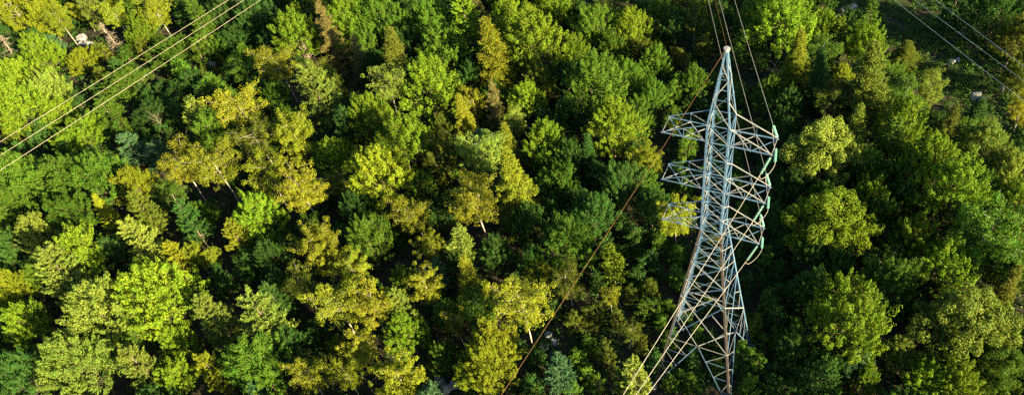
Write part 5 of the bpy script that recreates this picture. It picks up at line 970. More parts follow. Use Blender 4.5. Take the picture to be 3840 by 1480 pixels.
def leaves(C, N, D, ln, wd, rng, fold=.25):
    """rhombic leaf quads: centres C, normals N, pointing D, length ln, width wd"""
    N = nrm(N); D = nrm(D - N * (D * N).sum(-1, keepdims=True)); S = np.cross(N, D)
    ln = np.asarray(ln)[:, None]; wd = np.asarray(wd)[:, None]
    b = C - D * ln * .5; t = C + D * ln * .5
    m = C + D * ln * .08 - N * 0
    l = m + S * wd * .5 + N * wd * fold; r = m - S * wd * .5 + N * wd * fold
    V = np.stack([b, r, t, l], 1).reshape(-1, 3)
    F = np.arange(len(C) * 4).reshape(-1, 4)
    return V, F

def rdir(rng, n):
    return nrm(rng.normal(size=(n, 3)))

def tuft(rng, c, d, s, n, el=1.5, size=.26, flat=.15, lo=.5, up=.3):
    """a leaf clump: ellipsoid of half-length s*el along d, s across; leaves near its surface"""
    d = nrm(np.asarray(d, float))
    q = rdir(rng, n); r = rng.uniform(lo, 1.0, n) ** .6
    al = (q * d).sum(-1, keepdims=True)
    taper = 1 - .35 * np.clip(al, 0, 1)
    off = (q - al * d) * s * taper + al * d * s * el
    P = c + off * r[:, None]
    N = nrm(q * (1 - flat) + np.array([0, 0, up]) + rng.normal(size=(n, 3)) * .3)
    D = nrm(off + rng.normal(size=(n, 3)) * .35 * s + d * s * .5)
    sz = size * rng.uniform(.7, 1.25, n)
    return P, N, D, sz

def curve(rng, a, b, k=5, sag=.12, wob=.04):
    a = np.asarray(a, float); b = np.asarray(b, float); t = np.linspace(0, 1, k)[:, None]
    L = np.linalg.norm(b - a)
    P = a + (b - a) * t
    P[:, 2:3] += sag * L * (t ** 2 - t) * 1.0
    P[1:-1] += rng.normal(size=(k - 2, 3)) * wob * L
    return P

class Proto: pass

def finish(kind, trunk_paths, parts, bark, leafmat, H, Wd, asp=.62, fold=.25):
    p = Proto(); p.H = H; p.W = Wd
    V, F = tubes(trunk_paths, 5); p.trunk = mesh_np(kind + '_trunk', V, F, bark, True)
    p.crown = None; p.arr = None
    if parts:
        P = np.vstack([a[0] for a in parts]); N = np.vstack([a[1] for a in parts]); D = np.vstack([a[2] for a in parts]); S = np.concatenate([a[3] for a in parts])
        V, F = leaves(P, N, D, S, S * asp, None, fold)
        p.crown = mesh_np(kind + '_crown', V, F, leafmat)
        p.arr = (P, N, D, S, asp)
    return p

def maple(seed, H=11., Wd=7.5, lobes=15, leaf=.24, per=84, oak=False):
    rng = np.random.default_rng(seed)
    cz = .60 * H; az = .40 * H; ar = Wd / 2
    paths = [(np.array([[0, 0, -.3], [0, 0, .2 * H], [.1, .05, .45 * H], [.15, .1, .8 * H]]) + np.r_[np.zeros((1, 3)), rng.normal(size=(3, 3)) * .12], [.2, .17, .12, .04])]
    parts = []
    L = []; pt = 0 if oak else (seed % 3) / 2.
    L.append((np.array([rng.normal() * .3, rng.normal() * .3, cz + az * (.60 + .16 * pt)]), .30 - .05 * pt))
    for ring, (n, zf, rf, sr) in enumerate(((4, .36 + .06 * pt, .40 - .07 * pt, .29), (6, .02, .64 - .05 * pt, .30), (6, -.42, .66 + .04 * pt, .27))):
        a0 = rng.uniform(0, 6.28)
        for i in range(n):
            a = a0 + i * 6.283 / n + rng.normal() * .25
            k = rng.uniform(.72, 1.18)
            L.append((np.array([math.cos(a) * ar * rf * k, math.sin(a) * ar * rf * k, cz + az * (zf + rng.normal() * .11)]), sr * rng.uniform(.75, 1.15)))
    if not oak:
        for i in range(9):        # upright leading shoots
            a = rng.uniform(0, 6.28); rr = ar * rng.uniform(.05, .75); zt_ = cz + az * (1.02 - .55 * (rr / ar)) * rng.uniform(.88, 1.04)
            parts.append(tuft(rng, np.array([math.cos(a) * rr, math.sin(a) * rr, zt_]), nrm(np.array([math.cos(a) * .35, math.sin(a) * .35, 1])), .36, 80, rng.uniform(2.2, 3.2), leaf))
    for c, sr in L:
        R0 = Wd * sr
        z0 = max(.18 * H, c[2] - .30 * H - .3 * np.hypot(c[0], c[1]))
        st = np.array([0.05, .05, min(z0, .6 * H)])
        cp = curve(rng, st, c, 5, .10, .04)
        paths.append((cp, np.linspace(.085, .025, 5)))
        outw = nrm(np.array([c[0], c[1], .6 * (c[2] - cz) + .25 * ar]))
        n = int((7.5 if not oak else 5.5) * (R0 / 2.1) ** 2) + 3
        q = rdir(rng, n * 4)
        keep = (q @ outw + q[:, 2] * .45) > rng.uniform(-.35, .55, n * 4)
        q = q[keep][:n]
        for v in q:
            e = c + v * R0 * (rng.uniform(.72, 1.1) if not oak else rng.uniform(.62, 1.)) * np.array([1, 1, .85])
            s = (.36 if not oak else .60) * rng.uniform(.65, 1.4)
            d = nrm(v * .65 + np.array([0, 0, .95]) + outw * .25 + rng.normal(size=3) * .2)
            if rng.random() < .5: paths.append((curve(rng, cp[3], e, 3, .05, .03), [.022, .014, .008]))
            parts.append(tuft(rng, e, d, s, int(per * rng.uniform(.7, 1.3)), rng.uniform(1.9, 3.3) if not oak else rng.uniform(1.0, 1.4), leaf))
        m = int(per * 1.6)
        parts.append(tuft(rng, c - outw * R0 * .15, outw, R0 * .66, int(m * 1.5), 1.0, leaf * 1.2, lo=.3))
    return finish('oak' if oak else 'broadleaf', paths, parts, M_BARK, M_LEAF, H, Wd, .66)

def birch(seed, H=11., Wd=6., leaf=.19, per=66, open_=.0, fb=.28):
    rng = np.random.default_rng(seed)
    lean = rng.normal(size=2) * .5
    tp = np.array([[0, 0, -.3], [lean[0] * .2, lean[1] * .2, .3 * H], [lean[0] * .6, lean[1] * .6, .6 * H], [lean[0], lean[1], .95 * H]])
    paths = [(tp, [.13, .11, .075, .015])]; parts = []
    nb = 24
    for i in range(nb):
        f = fb + (.94 - fb) * (i + rng.random()) / nb
        z = f * H
        b = np.array([np.interp(z, tp[:, 2], tp[:, 0]), np.interp(z, tp[:, 2], tp[:, 1]), z])
        a = i * 2.4 + rng.normal() * .4
        prof = math.sin(math.pi * min(1, (f - fb + .08) / (1.13 - fb))) ** .7
        ln = Wd * .5 * prof * rng.uniform(.7, 1.15) + .25
        e = b + np.array([math.cos(a) * ln, math.sin(a) * ln, ln * rng.uniform(.35, .85)])
        cp = curve(rng, b, e, 5, .12, .04); paths.append((cp, np.linspace(.030, .006, 5)))
        nt_ = int(3 + ln * 3.1)
        for j in range(nt_):
            t = rng.uniform(.3, 1.05); base = cp[0] + (cp[-1] - cp[0]) * t
            c = base + rng.normal(size=3) * np.array([.34, .34, .26]) * (0.45 + .30 * ln)
            s = rng.uniform(.28, .55)
            parts.append(tuft(rng, c, nrm(rng.normal(size=3) + np.array([0, 0, .6])), s, int(per * rng.uniform(.5, 1.2) * (1 - open_)), 1.4, leaf, lo=.45, up=.3))
            if j % 2 == 0: paths.append((np.array([base, c]), [.007, .004]))
    return finish('birch', paths, parts, M_BIRCH, M_LEAF, H, Wd, .75)

def pine(seed, H=12., Wd=7., per=30, thin=0., wisp=False):
    rng = np.random.default_rng(seed)
    paths = [(np.array([[0, 0, -.3], [0, 0, .4 * H], [.1, 0, .75 * H], [.1, .05, H]]), [.17, .13, .07, .015])]; parts = []
    z = .24 * H; k = 0
    while z < .99 * H:
        f = z / H
        prof = (1 - f) ** .62 * 1.08 * (.62 + .38 * min(1, (f - .1) / .3))
        nbr = 5 if f < .85 else 4
        a0 = rng.uniform(0, 6.28)
        for i in range(nbr):
            if rng.random() < thin: continue
            a = a0 + i * 6.283 / nbr + rng.normal() * .2
            ln = max(.3, Wd * .52 * prof * rng.uniform(.62, 1.15))
            rise = ln * (rng.uniform(.05, .28) if f < .7 else rng.uniform(.3, .8))
            b = np.array([0.05, 0, z]); dirh = np.array([math.cos(a), math.sin(a), 0]); side = np.array([-dirh[1], dirh[0], 0])
            e = b + dirh * ln + np.array([0, 0, rise])
            cp = curve(rng, b, e, 5, .16, .02); paths.append((cp, np.linspace(.04, .01, 5)))
            m = int(4 + ln * 4.2)
            for j in range(m):
                t = .22 + .80 * (j + rng.random()) / m
                base = np.array([np.interp(t, np.linspace(0, 1, 5), cp[:, q]) for q in range(3)])
                lat = (rng.uniform(-1, 1)) * .32 * ln * (1.05 - abs(t - .55))
                c = base + side * lat + dirh * abs(lat) * .5 + np.array([0, 0, rng.uniform(.0, .16)])
                d = nrm(dirh * .7 + side * lat * .8 + np.array([0, 0, .65]) + rng.normal(size=3) * .2)
                n = int(per * rng.uniform(.7, 1.3)); s = .36
                # needle plume: blades fanning forward from the shoot
                fan = nrm(d + rng.normal(size=(n, 3)) * .38)
                P = c + d * rng.uniform(-.38, .42, (n, 1)) + fan * .15
                N = nrm(np.cross(fan, rdir(rng, n)) + np.array([0, 0, .9]))
                parts.append((P, N, fan, rng.uniform(.30, .52, n)))
        z += rng.uniform(.62, .95) * (H / 12) * (1.15 - .35 * f); k += 1
    return finish('pine', paths, parts, M_BARK, M_NEEDLE, H, Wd, .26, .1)

def spruce(seed, H=13., Wd=5.5, per=19, thin=.05, ragged=.25):
    rng = np.random.default_rng(seed)
    paths = [(np.array([[0, 0, -.3], [0, 0, .5 * H], [0, 0, H]]), [.17, .10, .012])]; parts = []
    z = .10 * H
    while z < .985 * H:
        f = z / H; nbr = int(rng.integers(6, 9)) if f < .9 else 4
        a0 = rng.uniform(0, 6.28)
        for i in range(nbr):
            if rng.random() < thin: continue
            a = a0 + i * 6.283 / nbr + rng.normal() * .25
            ln = (Wd * .5 * (1 - f) ** 1.02 * 1.16 + .08) * rng.uniform(1 - ragged, 1 + ragged * .6)
            dirh = np.array([math.cos(a), math.sin(a), 0]); side = np.array([-dirh[1], dirh[0], 0])
            dr = -.34 if f < .7 else (.1 if f < .9 else .7)
            t = np.linspace(0, 1, 5)[:, None]
            cp = np.array([0, 0, z]) + dirh * ln * t + np.array([0, 0, 1.]) * (ln * dr * t + ln * .20 * t ** 3)
            paths.append((cp, np.linspace(.028, .008, 5)))
            m = int(5 + ln * 8)
            for j in range(m):
                tt = .12 + .92 * (j + rng.random()) / m
                base = np.array([np.interp(tt, t[:, 0], cp[:, q]) for q in range(3)])
                sg = 1 if j % 2 else -1
                w = .34 * (1.1 - tt) * ln ** .6 + .10
                c = base + side * sg * w * rng.uniform(.2, 1) + dirh * .1 + np.array([0, 0, rng.uniform(-.12, .02)])
                d = nrm(dirh + side * sg * .8 + np.array([0, 0, -.15]))
                n = int(per * rng.uniform(.6, 1.3))
                fan = nrm(d + rng.normal(size=(n, 3)) * .55)
                P = c + rng.normal(size=(n, 3)) * np.array([.15, .15, .08])
                N = nrm(np.array([0, 0, .8]) + rng.normal(size=(n, 3)) * .6)
                parts.append((P, N, fan, rng.uniform(.18, .32, n)))
        z += rng.uniform(.34, .58) * (1.12 - .3 * f)
    return finish('spruce', paths, parts, M_BARK, M_NEEDLE, H, Wd, .34, .15)

def snag(seed, H=8., Wd=3.5, style=0):
    rng = np.random.default_rng(seed)
    lean = rng.normal(size=2) * (.5 if style == 1 else .15)
    tp = np.array([[0, 0, -.3], [lean[0] * .4, lean[1] * .4, .5 * H], [lean[0], lean[1], H]])
    paths = [(tp, [.17, .11, .02])]
    nb = (34, 9, 60)[style]
    for i in range(nb):
        f = rng.uniform(.22, .97)
        b = tp[0] * 0 + np.array([np.interp(f * H, tp[:, 2], tp[:, 0]), np.interp(f * H, tp[:, 2], tp[:, 1]), f * H])
        a = rng.uniform(0, 6.28); ln = Wd * .5 * ((1.15 - f) if style != 1 else rng.uniform(.5, 1)) * rng.uniform(.6, 1.2)
        e = b + np.array([math.cos(a) * ln, math.sin(a) * ln, ln * (rng.uniform(-.15, .25) if style != 1 else rng.uniform(.3, 1))])
        cp = curve(rng, b, e, 4, .08, .06); paths.append((cp, np.linspace(.045, .012, 4)))
        for j in range(3 if style != 1 else 2):
            t = rng.integers(1, 4); q = cp[t] + rng.normal(size=3) * .35 * ln
            paths.append((np.array([cp[t - 1], q]), [.02, .008]))
    return finish('snag', paths, [], M_DEAD, M_LEAF, H, Wd)

def sapling(seed, H=4., Wd=2.6, leaf=.17):
    rng = np.random.default_rng(seed)
    parts = []; paths = []
    for s_ in range(3):
        off = rng.normal(size=2) * .35; hh = H * rng.uniform(.7, 1.)
        tp = np.array([[off[0] * .3, off[1] * .3, -.2], [off[0], off[1], hh * .5], [off[0] * 1.4, off[1] * 1.4, hh]]); paths.append((tp, [.04, .03, .008]))
        for i in range(17):
            f = .16 + .86 * (i + rng.random()) / 17
            a = i * 2.4; ln = Wd * .36 * math.sin(math.pi * min(1, .2 + .8 * f)) ** .6 * rng.uniform(.4, 1.2)
            c = np.array([off[0] * (1 + .4 * f) + math.cos(a) * ln, off[1] * (1 + .4 * f) + math.sin(a) * ln, f * hh])
            parts.append(tuft(rng, c, nrm(np.array([math.cos(a), math.sin(a), .9])), rng.uniform(.22, .38), 48, 1.5, leaf, lo=.2))
            if i % 2: paths.append((np.array([[tp[1][0], tp[1][1], max(.2, f * hh - .4)], c]), [.012, .006]))
    return finish('sapling', paths, parts, M_BARK, M_LEAF, H, Wd, .7)

PROTO = {
    'm': [maple(s, H=h, Wd=w) for s, h, w in ((1, 11, 7.5), (2, 12, 7.2), (3, 10.5, 7.8), (4, 11.5, 7), (5, 12.5, 7.6), (6, 11, 8), (7, 12, 7.4))],
    'o': [maple(s, H=11, Wd=8, oak=True, leaf=.25, per=115) for s in (21, 22, 23)],
    'b': [birch(31), birch(32, Wd=6.5), birch(33, open_=.3, fb=.45), birch(34, H=12), birch(35, open_=.15, fb=.38), birch(36, open_=.4, fb=.5)],
    'p': [pine(41), pine(42, Wd=7.6), pine(43, thin=.25), pine(44, H=13, Wd=6.6), pine(45, thin=.15)],
    's': [spruce(51), spruce(52, ragged=.4), spruce(53, Wd=5, thin=.15, ragged=.35), spruce(54, per=9, thin=.3, ragged=.45)],
    'd': [snag(61, style=2), snag(62, style=1, Wd=4.5), snag(63, style=0), snag(64, style=1, H=7)],
    'k': [sapling(71), sapling(72, H=4.5), sapling(73, Wd=3), sapling(74)],
}
PROTO['h'] = PROTO['k']
NAME = dict(m='broadleaf_tree', o='oak_tree', b='birch_tree', p='pine_tree', s='spruce_tree', d='dead_tree', h='shrub', k='sapling')
CAT = dict(m='tree', o='oak', b='birch', p='pine', s='spruce', d='dead tree', h='shrub', k='sapling')
GROUP = dict(m='broadleaf trees of the forest', o='oaks on the near slope', b='birches of the forest', p='pines of the forest', s='spruces of the forest',
             d='dead trees standing in the forest', h='shrubs in the cutting', k='saplings in the cleared corridors')
ORDER = {}
def plant(t, x, y, h, w, tint, label):
    rng = random.Random(int(x * 131 + y * 977))
    k = ORDER.get(t, 0); ORDER[t] = k + 1
    P = PROTO[t]
    if t == 's' and tint == 'tan': p = P[3]
    elif t == 's': p = P[k % 3]
    elif t == 'd': p = {'grey': P[1] if w < 3.4 or x > -60 else P[0], 'tan': P[0], 'brown': P[2]}[tint]
    else: p = P[rng.randrange(len(P))]
    e = empty(NAME[t], (x, y, float(ground_z(x, y)) - .05))
    e.rotation_euler = (rng.gauss(0, .05), rng.gauss(0, .05), rng.uniform(0, 6.283))
    e.scale = (w / p.W, w / p.W, h / p.H)
    tag(e, label, CAT[t], GROUP[t])
    tr = obj('trunk', p.trunk, e)
    if p.crown:
        cr = obj('crown', p.crown, e)
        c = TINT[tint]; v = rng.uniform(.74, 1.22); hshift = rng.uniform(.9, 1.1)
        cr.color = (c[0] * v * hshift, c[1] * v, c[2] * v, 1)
for row in TREES: plant(*row)

# trees past the edges of the view: one mass
def build_woods():
    rng = np.random.default_rng(5); Vs, Fs, off = [], [], 0
    for (x, y, w, h, t) in WOODS:
        P = PROTO[t]; p = P[int(rng.integers(len(P)))]
        A, N, D, S, asp = p.arr
        k = rng.choice(len(A), 600, replace=False)
        a = rng.uniform(0, 6.28); c, s = math.cos(a), math.sin(a); M = np.array([[c, -s, 0], [s, c, 0], [0, 0, 1]])
        sc = np.array([w / p.W, w / p.W, h / p.H])
        V, F = leaves((A[k] @ M.T) * sc + np.array([x, y, float(ground_z(x, y))]), N[k] @ M.T, D[k] @ M.T, S[k] * 0 + .62, S[k] * 0 + .5, None)
        Vs.append(V); Fs.append(F + off); off += len(V)
    o = obj('forest_beyond', mesh_np('forest_beyond', np.vstack(Vs), np.vstack(Fs), M_LEAF)); o.color = (*TINT['green'], 1)
    tag(o, 'mass of green woodland continuing past the picture edges', 'woodland', None, 'stuff')
build_woods()

# ---------------------------------------------------------------- undergrowth and rocks
def in_poly(X, Y, P):
    c = np.zeros(len(X), bool); j = len(P) - 1
    for i in range(len(P)):
        xi, yi = P[i]; xj, yj = P[j]
        if yi != yj: c ^= ((yi > Y) != (yj > Y)) & (X < (xj - xi) * (Y - yi) / (yj - yi) + xi)
        j = i
    return c

def build_undergrowth(name, polys, dens, hmin, hmax, color, label, seed, per=34, leaf=.2, asp=.45):
    rng = np.random.default_rng(seed); parts = []
    for P in polys:
        xs = [max(min(q[0], 60), -170) for q in P]; ys = [max(min(q[1], 110), -60) for q in P]
        area = (max(xs) - min(xs)) * (max(ys) - min(ys)); n = int(area * dens)
        X = rng.uniform(min(xs), max(xs), n); Y = rng.uniform(min(ys), max(ys), n)
        k = in_poly(X, Y, P); X, Y = X[k], Y[k]
        pn = np.sin(X * .9 + 2 * np.sin(Y * .35)) * np.sin(Y * .8 + 1.5 * np.sin(X * .4))
        k = pn + rng.normal(size=len(X)) * .5 > -.75; X, Y = X[k], Y[k]; pn = pn[k]
        Z = ground_z(X, Y); n = len(X)
        hh = (hmin + (hmax - hmin) * rng.random(n) ** 2) * (1 + .35 * pn)
        a = rng.uniform(0, 6.283, (n, per)); tl = rng.uniform(.0, 1, (n, per)) ** .5
        r = hh[:, None] * .75 * tl
        PX = X[:, None] + np.cos(a) * r; PY = Y[:, None] + np.sin(a) * r
        PZ = Z[:, None] + hh[:, None] * (1.05 - .75 * tl ** 2) * rng.uniform(.6, 1, (n, per))
        D = np.stack([np.cos(a), np.sin(a), .5 - tl], -1).reshape(-1, 3)
        N = nrm(np.stack([np.cos(a) * .5, np.sin(a) * .5, np.ones_like(a)], -1).reshape(-1, 3) + rng.normal(size=(n * per, 3)) * .4)
        parts.append((np.stack([PX, PY, PZ], -1).reshape(-1, 3), N, D, leaf * rng.uniform(.7, 1.5, n * per)))
    P = np.vstack([a[0] for a in parts]); N = np.vstack([a[1] for a in parts]); D = np.vstack([a[2] for a in parts]); S = np.concatenate([a[3] for a in parts])
    V, F = leaves(P, N, D, S, S * asp, None)
    o = obj(name, mesh_np(name, V, F, M_LEAF)); o.color = (*color, 1)
    tag(o, label, 'undergrowth', None, 'stuff')
build_undergrowth('fern_undergrowth', [CLEARINGS[0]], 1.8, .5, 1.1, (.045, .105, .016), 'dense green ferns carpeting the clearing beyond the ridge', 81, 26, .34, .3)
build_undergrowth('low_undergrowth', CLEARINGS[1:3], .55, .5, 1.5, (.035, .085, .018), 'low dark leafy growth along the cleared power line corridors', 82, 30, .26, .55)

build_undergrowth('forest_understorey', [FLOOR], .36, .7, 2.2, (.040, .095, .015), 'dark leafy understorey filling the gaps between the trees', 83, 26, .34, .6)

def build_rock(x, y, w, flat, label, seed):
    rng = np.random.default_rng(seed)
    import bmesh
    bm = bmesh.new(); bmesh.ops.create_icosphere(bm, subdivisions=3, radius=1)
    planes = [(rdir(rng, 1)[0], rng.uniform(.55, .85)) for _ in range(9)]
    for v in bm.verts:
        c = np.array(v.co)
        for n, d in planes:
            k = c @ n - d
            if k > 0: c = c - n * k
        c += rng.normal(size=3) * .012
        v.co = c
    me = bpy.data.meshes.new('boulder'); bm.to_mesh(me); bm.free(); me.materials.append(M_ROCK)
    o = obj('boulder', me, None, (x, y, float(ground_z(x, y)) + w * flat * .30)); o.scale = (w * .78, w * .64, w * .95 * flat)
    o.rotation_euler = (rng.normal() * .15, rng.normal() * .15, rng.uniform(0, 6.28))
    tag(o, label, 'boulder', 'grey boulders lying in the clearings')
for i, r in enumerate(ROCKS): build_rock(*r, 100 + i)

def soil_patch():
    P = CLEARINGS[4]; cx = sum(p[0] for p in P) / 4; cy = sum(p[1] for p in P) / 4
    n = 40; rng = random.Random(3); V = [(cx, cy, 0)]
    for i in range(n):
        a = i * 6.283 / n; r = 4.2 * (1 + .25 * math.sin(3 * a + 1) + .12 * rng.uniform(-1, 1)); V.append((cx + math.cos(a) * r, cy + math.sin(a) * r, 0))
    V = [(x, y, float(ground_z(x, y)) + .05) for x, y, z in V]
    F = [(0, 1 + i, 1 + (i + 1) % n) for i in range(n)]
    o = obj('ground_patch', mesh_np('ground_patch', V, F, M_SOIL)); o['kind'] = 'structure'
soil_patch()

# ---------------------------------------------------------------- transmission tower
H_PEAK = 46.99; ZT = 38.03; ZM = ZT - 5.795; ZB = ZM - 5.558; TIE = 1.805
WT, WB, BASE = .965, 1.006, 4.58; DE = 1.003; AL, AR = 4.691, 4.40
def half(z):
    if z <= ZB: return BASE + (WB - BASE) * z / ZB
    if z <= ZT: return WB + (WT - WB) * (z - ZB) / (ZT - ZB)
    if z <= ZT + TIE: return WT
    return WT + (.10 - WT) * (z - ZT - TIE) / (H_PEAK - .15 - ZT - TIE)
def corner(sx, sy, z):
    h = half(z); return np.array([sx * h, sy * h, z])

UNIT_L = None
def angle_mesh(name, a, b, leg, outn, mat, th=None):
    leg = leg * .66
    """L-profile steel angle from a to b; outn: outward normal of the face it lies on"""
    a = np.asarray(a, float); b = np.asarray(b, float); d = nrm(b - a)
    n = np.asarray(outn, float); n = nrm(n - d * (n @ d)); s = np.cross(d, n); th = th or leg * .16
    prof = [(-.5, 0), (.5, 0), (.5, -1 + .5), (.5 - th / leg, -.5), (.5 - th / leg, -th / leg), (-.5, -th / leg)]
    V = []
    for q in (a, b):
        for u, v in prof: V.append(q + s * u * leg + n * v * leg)
    F4 = [(i, (i + 1) % 6, 6 + (i + 1) % 6, 6 + i) for i in range(6)]
    F4 += [(0, 5, 4, 1), (1, 4, 3, 2), (6, 7, 10, 11), (7, 8, 9, 10)]
    return mesh_np(name, np.array(V), np.array(F4), mat)

tower = empty('lattice_tower')
tag(tower, 'tall galvanised steel lattice power tower with three pairs of cross-arms', 'power tower')
def member(name, a, b, leg, n, mat=None, parent=None):
    return obj(name, angle_mesh(name, a, b, leg, n, mat or M_STEEL), parent or tower)

# legs, feet, peak
LV = [0, ZB, ZT + TIE, H_PEAK - .15]
for sx in (-1, 1):
    for sy in (-1, 1):
        n = np.array([sx, sy, 0.])
        lg = empty('leg', (0, 0, 0), tower)
        for (z0, z1), lw, mt in zip(((-.4, ZB), (ZB, ZT + TIE), (ZT + TIE, H_PEAK - .15)), (.22, .18, .13), (M_RUST if sy < 0 else M_STEEL_SKYLIT, M_STEEL_SKYLIT, M_STEEL_SKYLIT)):
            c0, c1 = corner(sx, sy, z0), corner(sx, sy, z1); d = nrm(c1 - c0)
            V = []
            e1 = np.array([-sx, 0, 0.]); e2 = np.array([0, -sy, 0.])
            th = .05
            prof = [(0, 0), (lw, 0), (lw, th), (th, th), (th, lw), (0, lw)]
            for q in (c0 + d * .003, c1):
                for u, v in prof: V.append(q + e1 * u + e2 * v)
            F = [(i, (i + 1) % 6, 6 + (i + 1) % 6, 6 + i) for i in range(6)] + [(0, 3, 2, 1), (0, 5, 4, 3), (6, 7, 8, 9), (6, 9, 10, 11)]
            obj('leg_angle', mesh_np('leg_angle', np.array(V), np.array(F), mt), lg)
        f = corner(sx, sy, 0)
        V, F = tubes([(np.array([[f[0], f[1], -.6], [f[0], f[1], .25]]), [.45, .45]), (np.array([[f[0], f[1], .25], [f[0], f[1], .26]]), [.45, .01])], 12)
        obj('footing', mesh_np('footing', V, F, M_CONC), tower)
V, F = tubes([(np.array([[0, 0, H_PEAK - .25], [0, 0, H_PEAK - .24], [0, 0, H_PEAK], [0, 0, H_PEAK + .01]]), [.02, .25, .25, .02])], 6)
obj('peak_cap', mesh_np('peak_cap', V, F, M_STEEL), tower)

FACES = [((-1, -1), (1, -1), (0, -1, 0)), ((1, -1), (1, 1), (1, 0, 0)), ((1, 1), (-1, 1), (0, 1, 0)), ((-1, 1), (-1, -1), (-1, 0, 0))]
def ins(p, q, k): return p + (q - p) * k
def xpanel(z0, z1, leg, horiz=True, cross=True):
    for fi, (A, B, n) in enumerate(FACES):
        n = np.array(n, float); o = n * .012
        a0, b0, a1, b1 = corner(*A, z0), corner(*B, z0), corner(*A, z1), corner(*B, z1)
        member('brace', a1 + o, b0 + o, leg, n, M_STEEL)
        if cross: member('brace', b1 - n * .07, a0 - n * .07, leg, -n, M_STEEL_SKYLIT)
        if horiz: member('horizontal', a0 + n * .02, b0 + n * .02, leg * .9, n, M_STEEL_SKYLIT)
# shaft
for zc, znext in ((ZB, ZM), (ZM, ZT)):
    mid = (zc + TIE + znext) / 2
    xpanel(zc, zc + TIE, .115); xpanel(zc + TIE, mid, .115); xpanel(mid, znext, .115)
xpanel(ZT, ZT + TIE, .115)
# peak: zigzag
pz = [ZT + TIE, ZT + TIE + 2.5, ZT + TIE + 4.4, ZT + TIE + 5.8]
for i in range(3):
    for k, (A, B, n) in enumerate(FACES):
        n = np.array(n, float)
        a, b = (corner(*A, pz[i + 1]), corner(*B, pz[i])) if i % 2 == 0 else (corner(*B, pz[i + 1]), corner(*A, pz[i]))
        member('brace', a + n * .012, b + n * .012, .10, n, M_STEEL)
        member('horizontal', corner(*A, pz[i]) - n * .05, corner(*B, pz[i]) - n * .05, .09, -n, M_STEEL_SKYLIT)
# body
BZ = [24.6, 22.2, 19.5, 17.0, 9.8]
zz = [ZB] + BZ
for i in range(4):
    xpanel(zz[i + 1], zz[i], .12, horiz=True)
ZA = BZ[4]; zU = BZ[3]
for A, B, n in FACES:
    n = np.array(n, float)
    a1, b1, a0, b0 = corner(*A, zU), corner(*B, zU), corner(*A, ZA), corner(*B, ZA); m0 = (a0 + b0) / 2
    member('brace', a1 + n * .012, b0 + n * .012, .15, n); member('brace', b1 - n * .07, a0 - n * .07, .15, -n, M_STEEL_SKYLIT)
    xm = (a1 + b0 + b1 + a0) / 4
    for P, Q in ((a1, a0), (b1, b0)):
        pm = ins(P, Q, .5)
        member('redundant', pm - n * .03, ins(P, xm, .5) - n * .03, .09, n); member('redundant', pm - n * .03, ins(Q, xm, .5) - n * .03, .09, n)
    member('horizontal', a0 + n * .02, m0 + n * .02, .14, n); member('horizontal', m0 + n * .02, b0 + n * .02, .14, n)
    # gusset plate at the mid node
    s = nrm(b0 - a0); u = np.array([0, 0, 1.])
    V = [m0 + n * .05 + s * x + u * z for x, z in ((-.3, -.12), (.3, -.12), (.22, .22), (-.22, .22))]; V += [v + n * .02 for v in V]
    obj('gusset_plate', mesh_np('gusset_plate', np.array(V), np.array([(0, 3, 2, 1), (4, 5, 6, 7), (0, 1, 5, 4), (1, 2, 6, 5), (2, 3, 7, 6), (3, 0, 4, 7)]), M_RUST), tower)
    # inverted V down to the feet with lacing to each leg
    for P, C in ((a0, A), (b0, B)):
        f = corner(*C, .3)
        member('leg_strut', m0 - n * .03, f - n * .03, .14, n, M_STEEL_SKYLIT)
        for k in range(4):
            t0, t1 = k / 4.3, (k + 1) / 4.3
            L0, S0, L1, S1 = ins(P, f, t0), ins(m0, f, t0), ins(P, f, t1), ins(m0, f, t1)
            member('redundant', L0 + n * .0 - n * .02, S1 - n * .02, .085, n)
            member('redundant', L1 - n * .06, S1 - n * .06, .08, n, M_STEEL_SKYLIT)
# plan bracing at the waist of the body
mids = [(corner(*A, ZA) + corner(*B, ZA)) / 2 for A, B, n in FACES]
for i in range(4): member('plan_brace', mids[i], mids[(i + 1) % 4], .10, (0, 0, 1), M_STEEL)

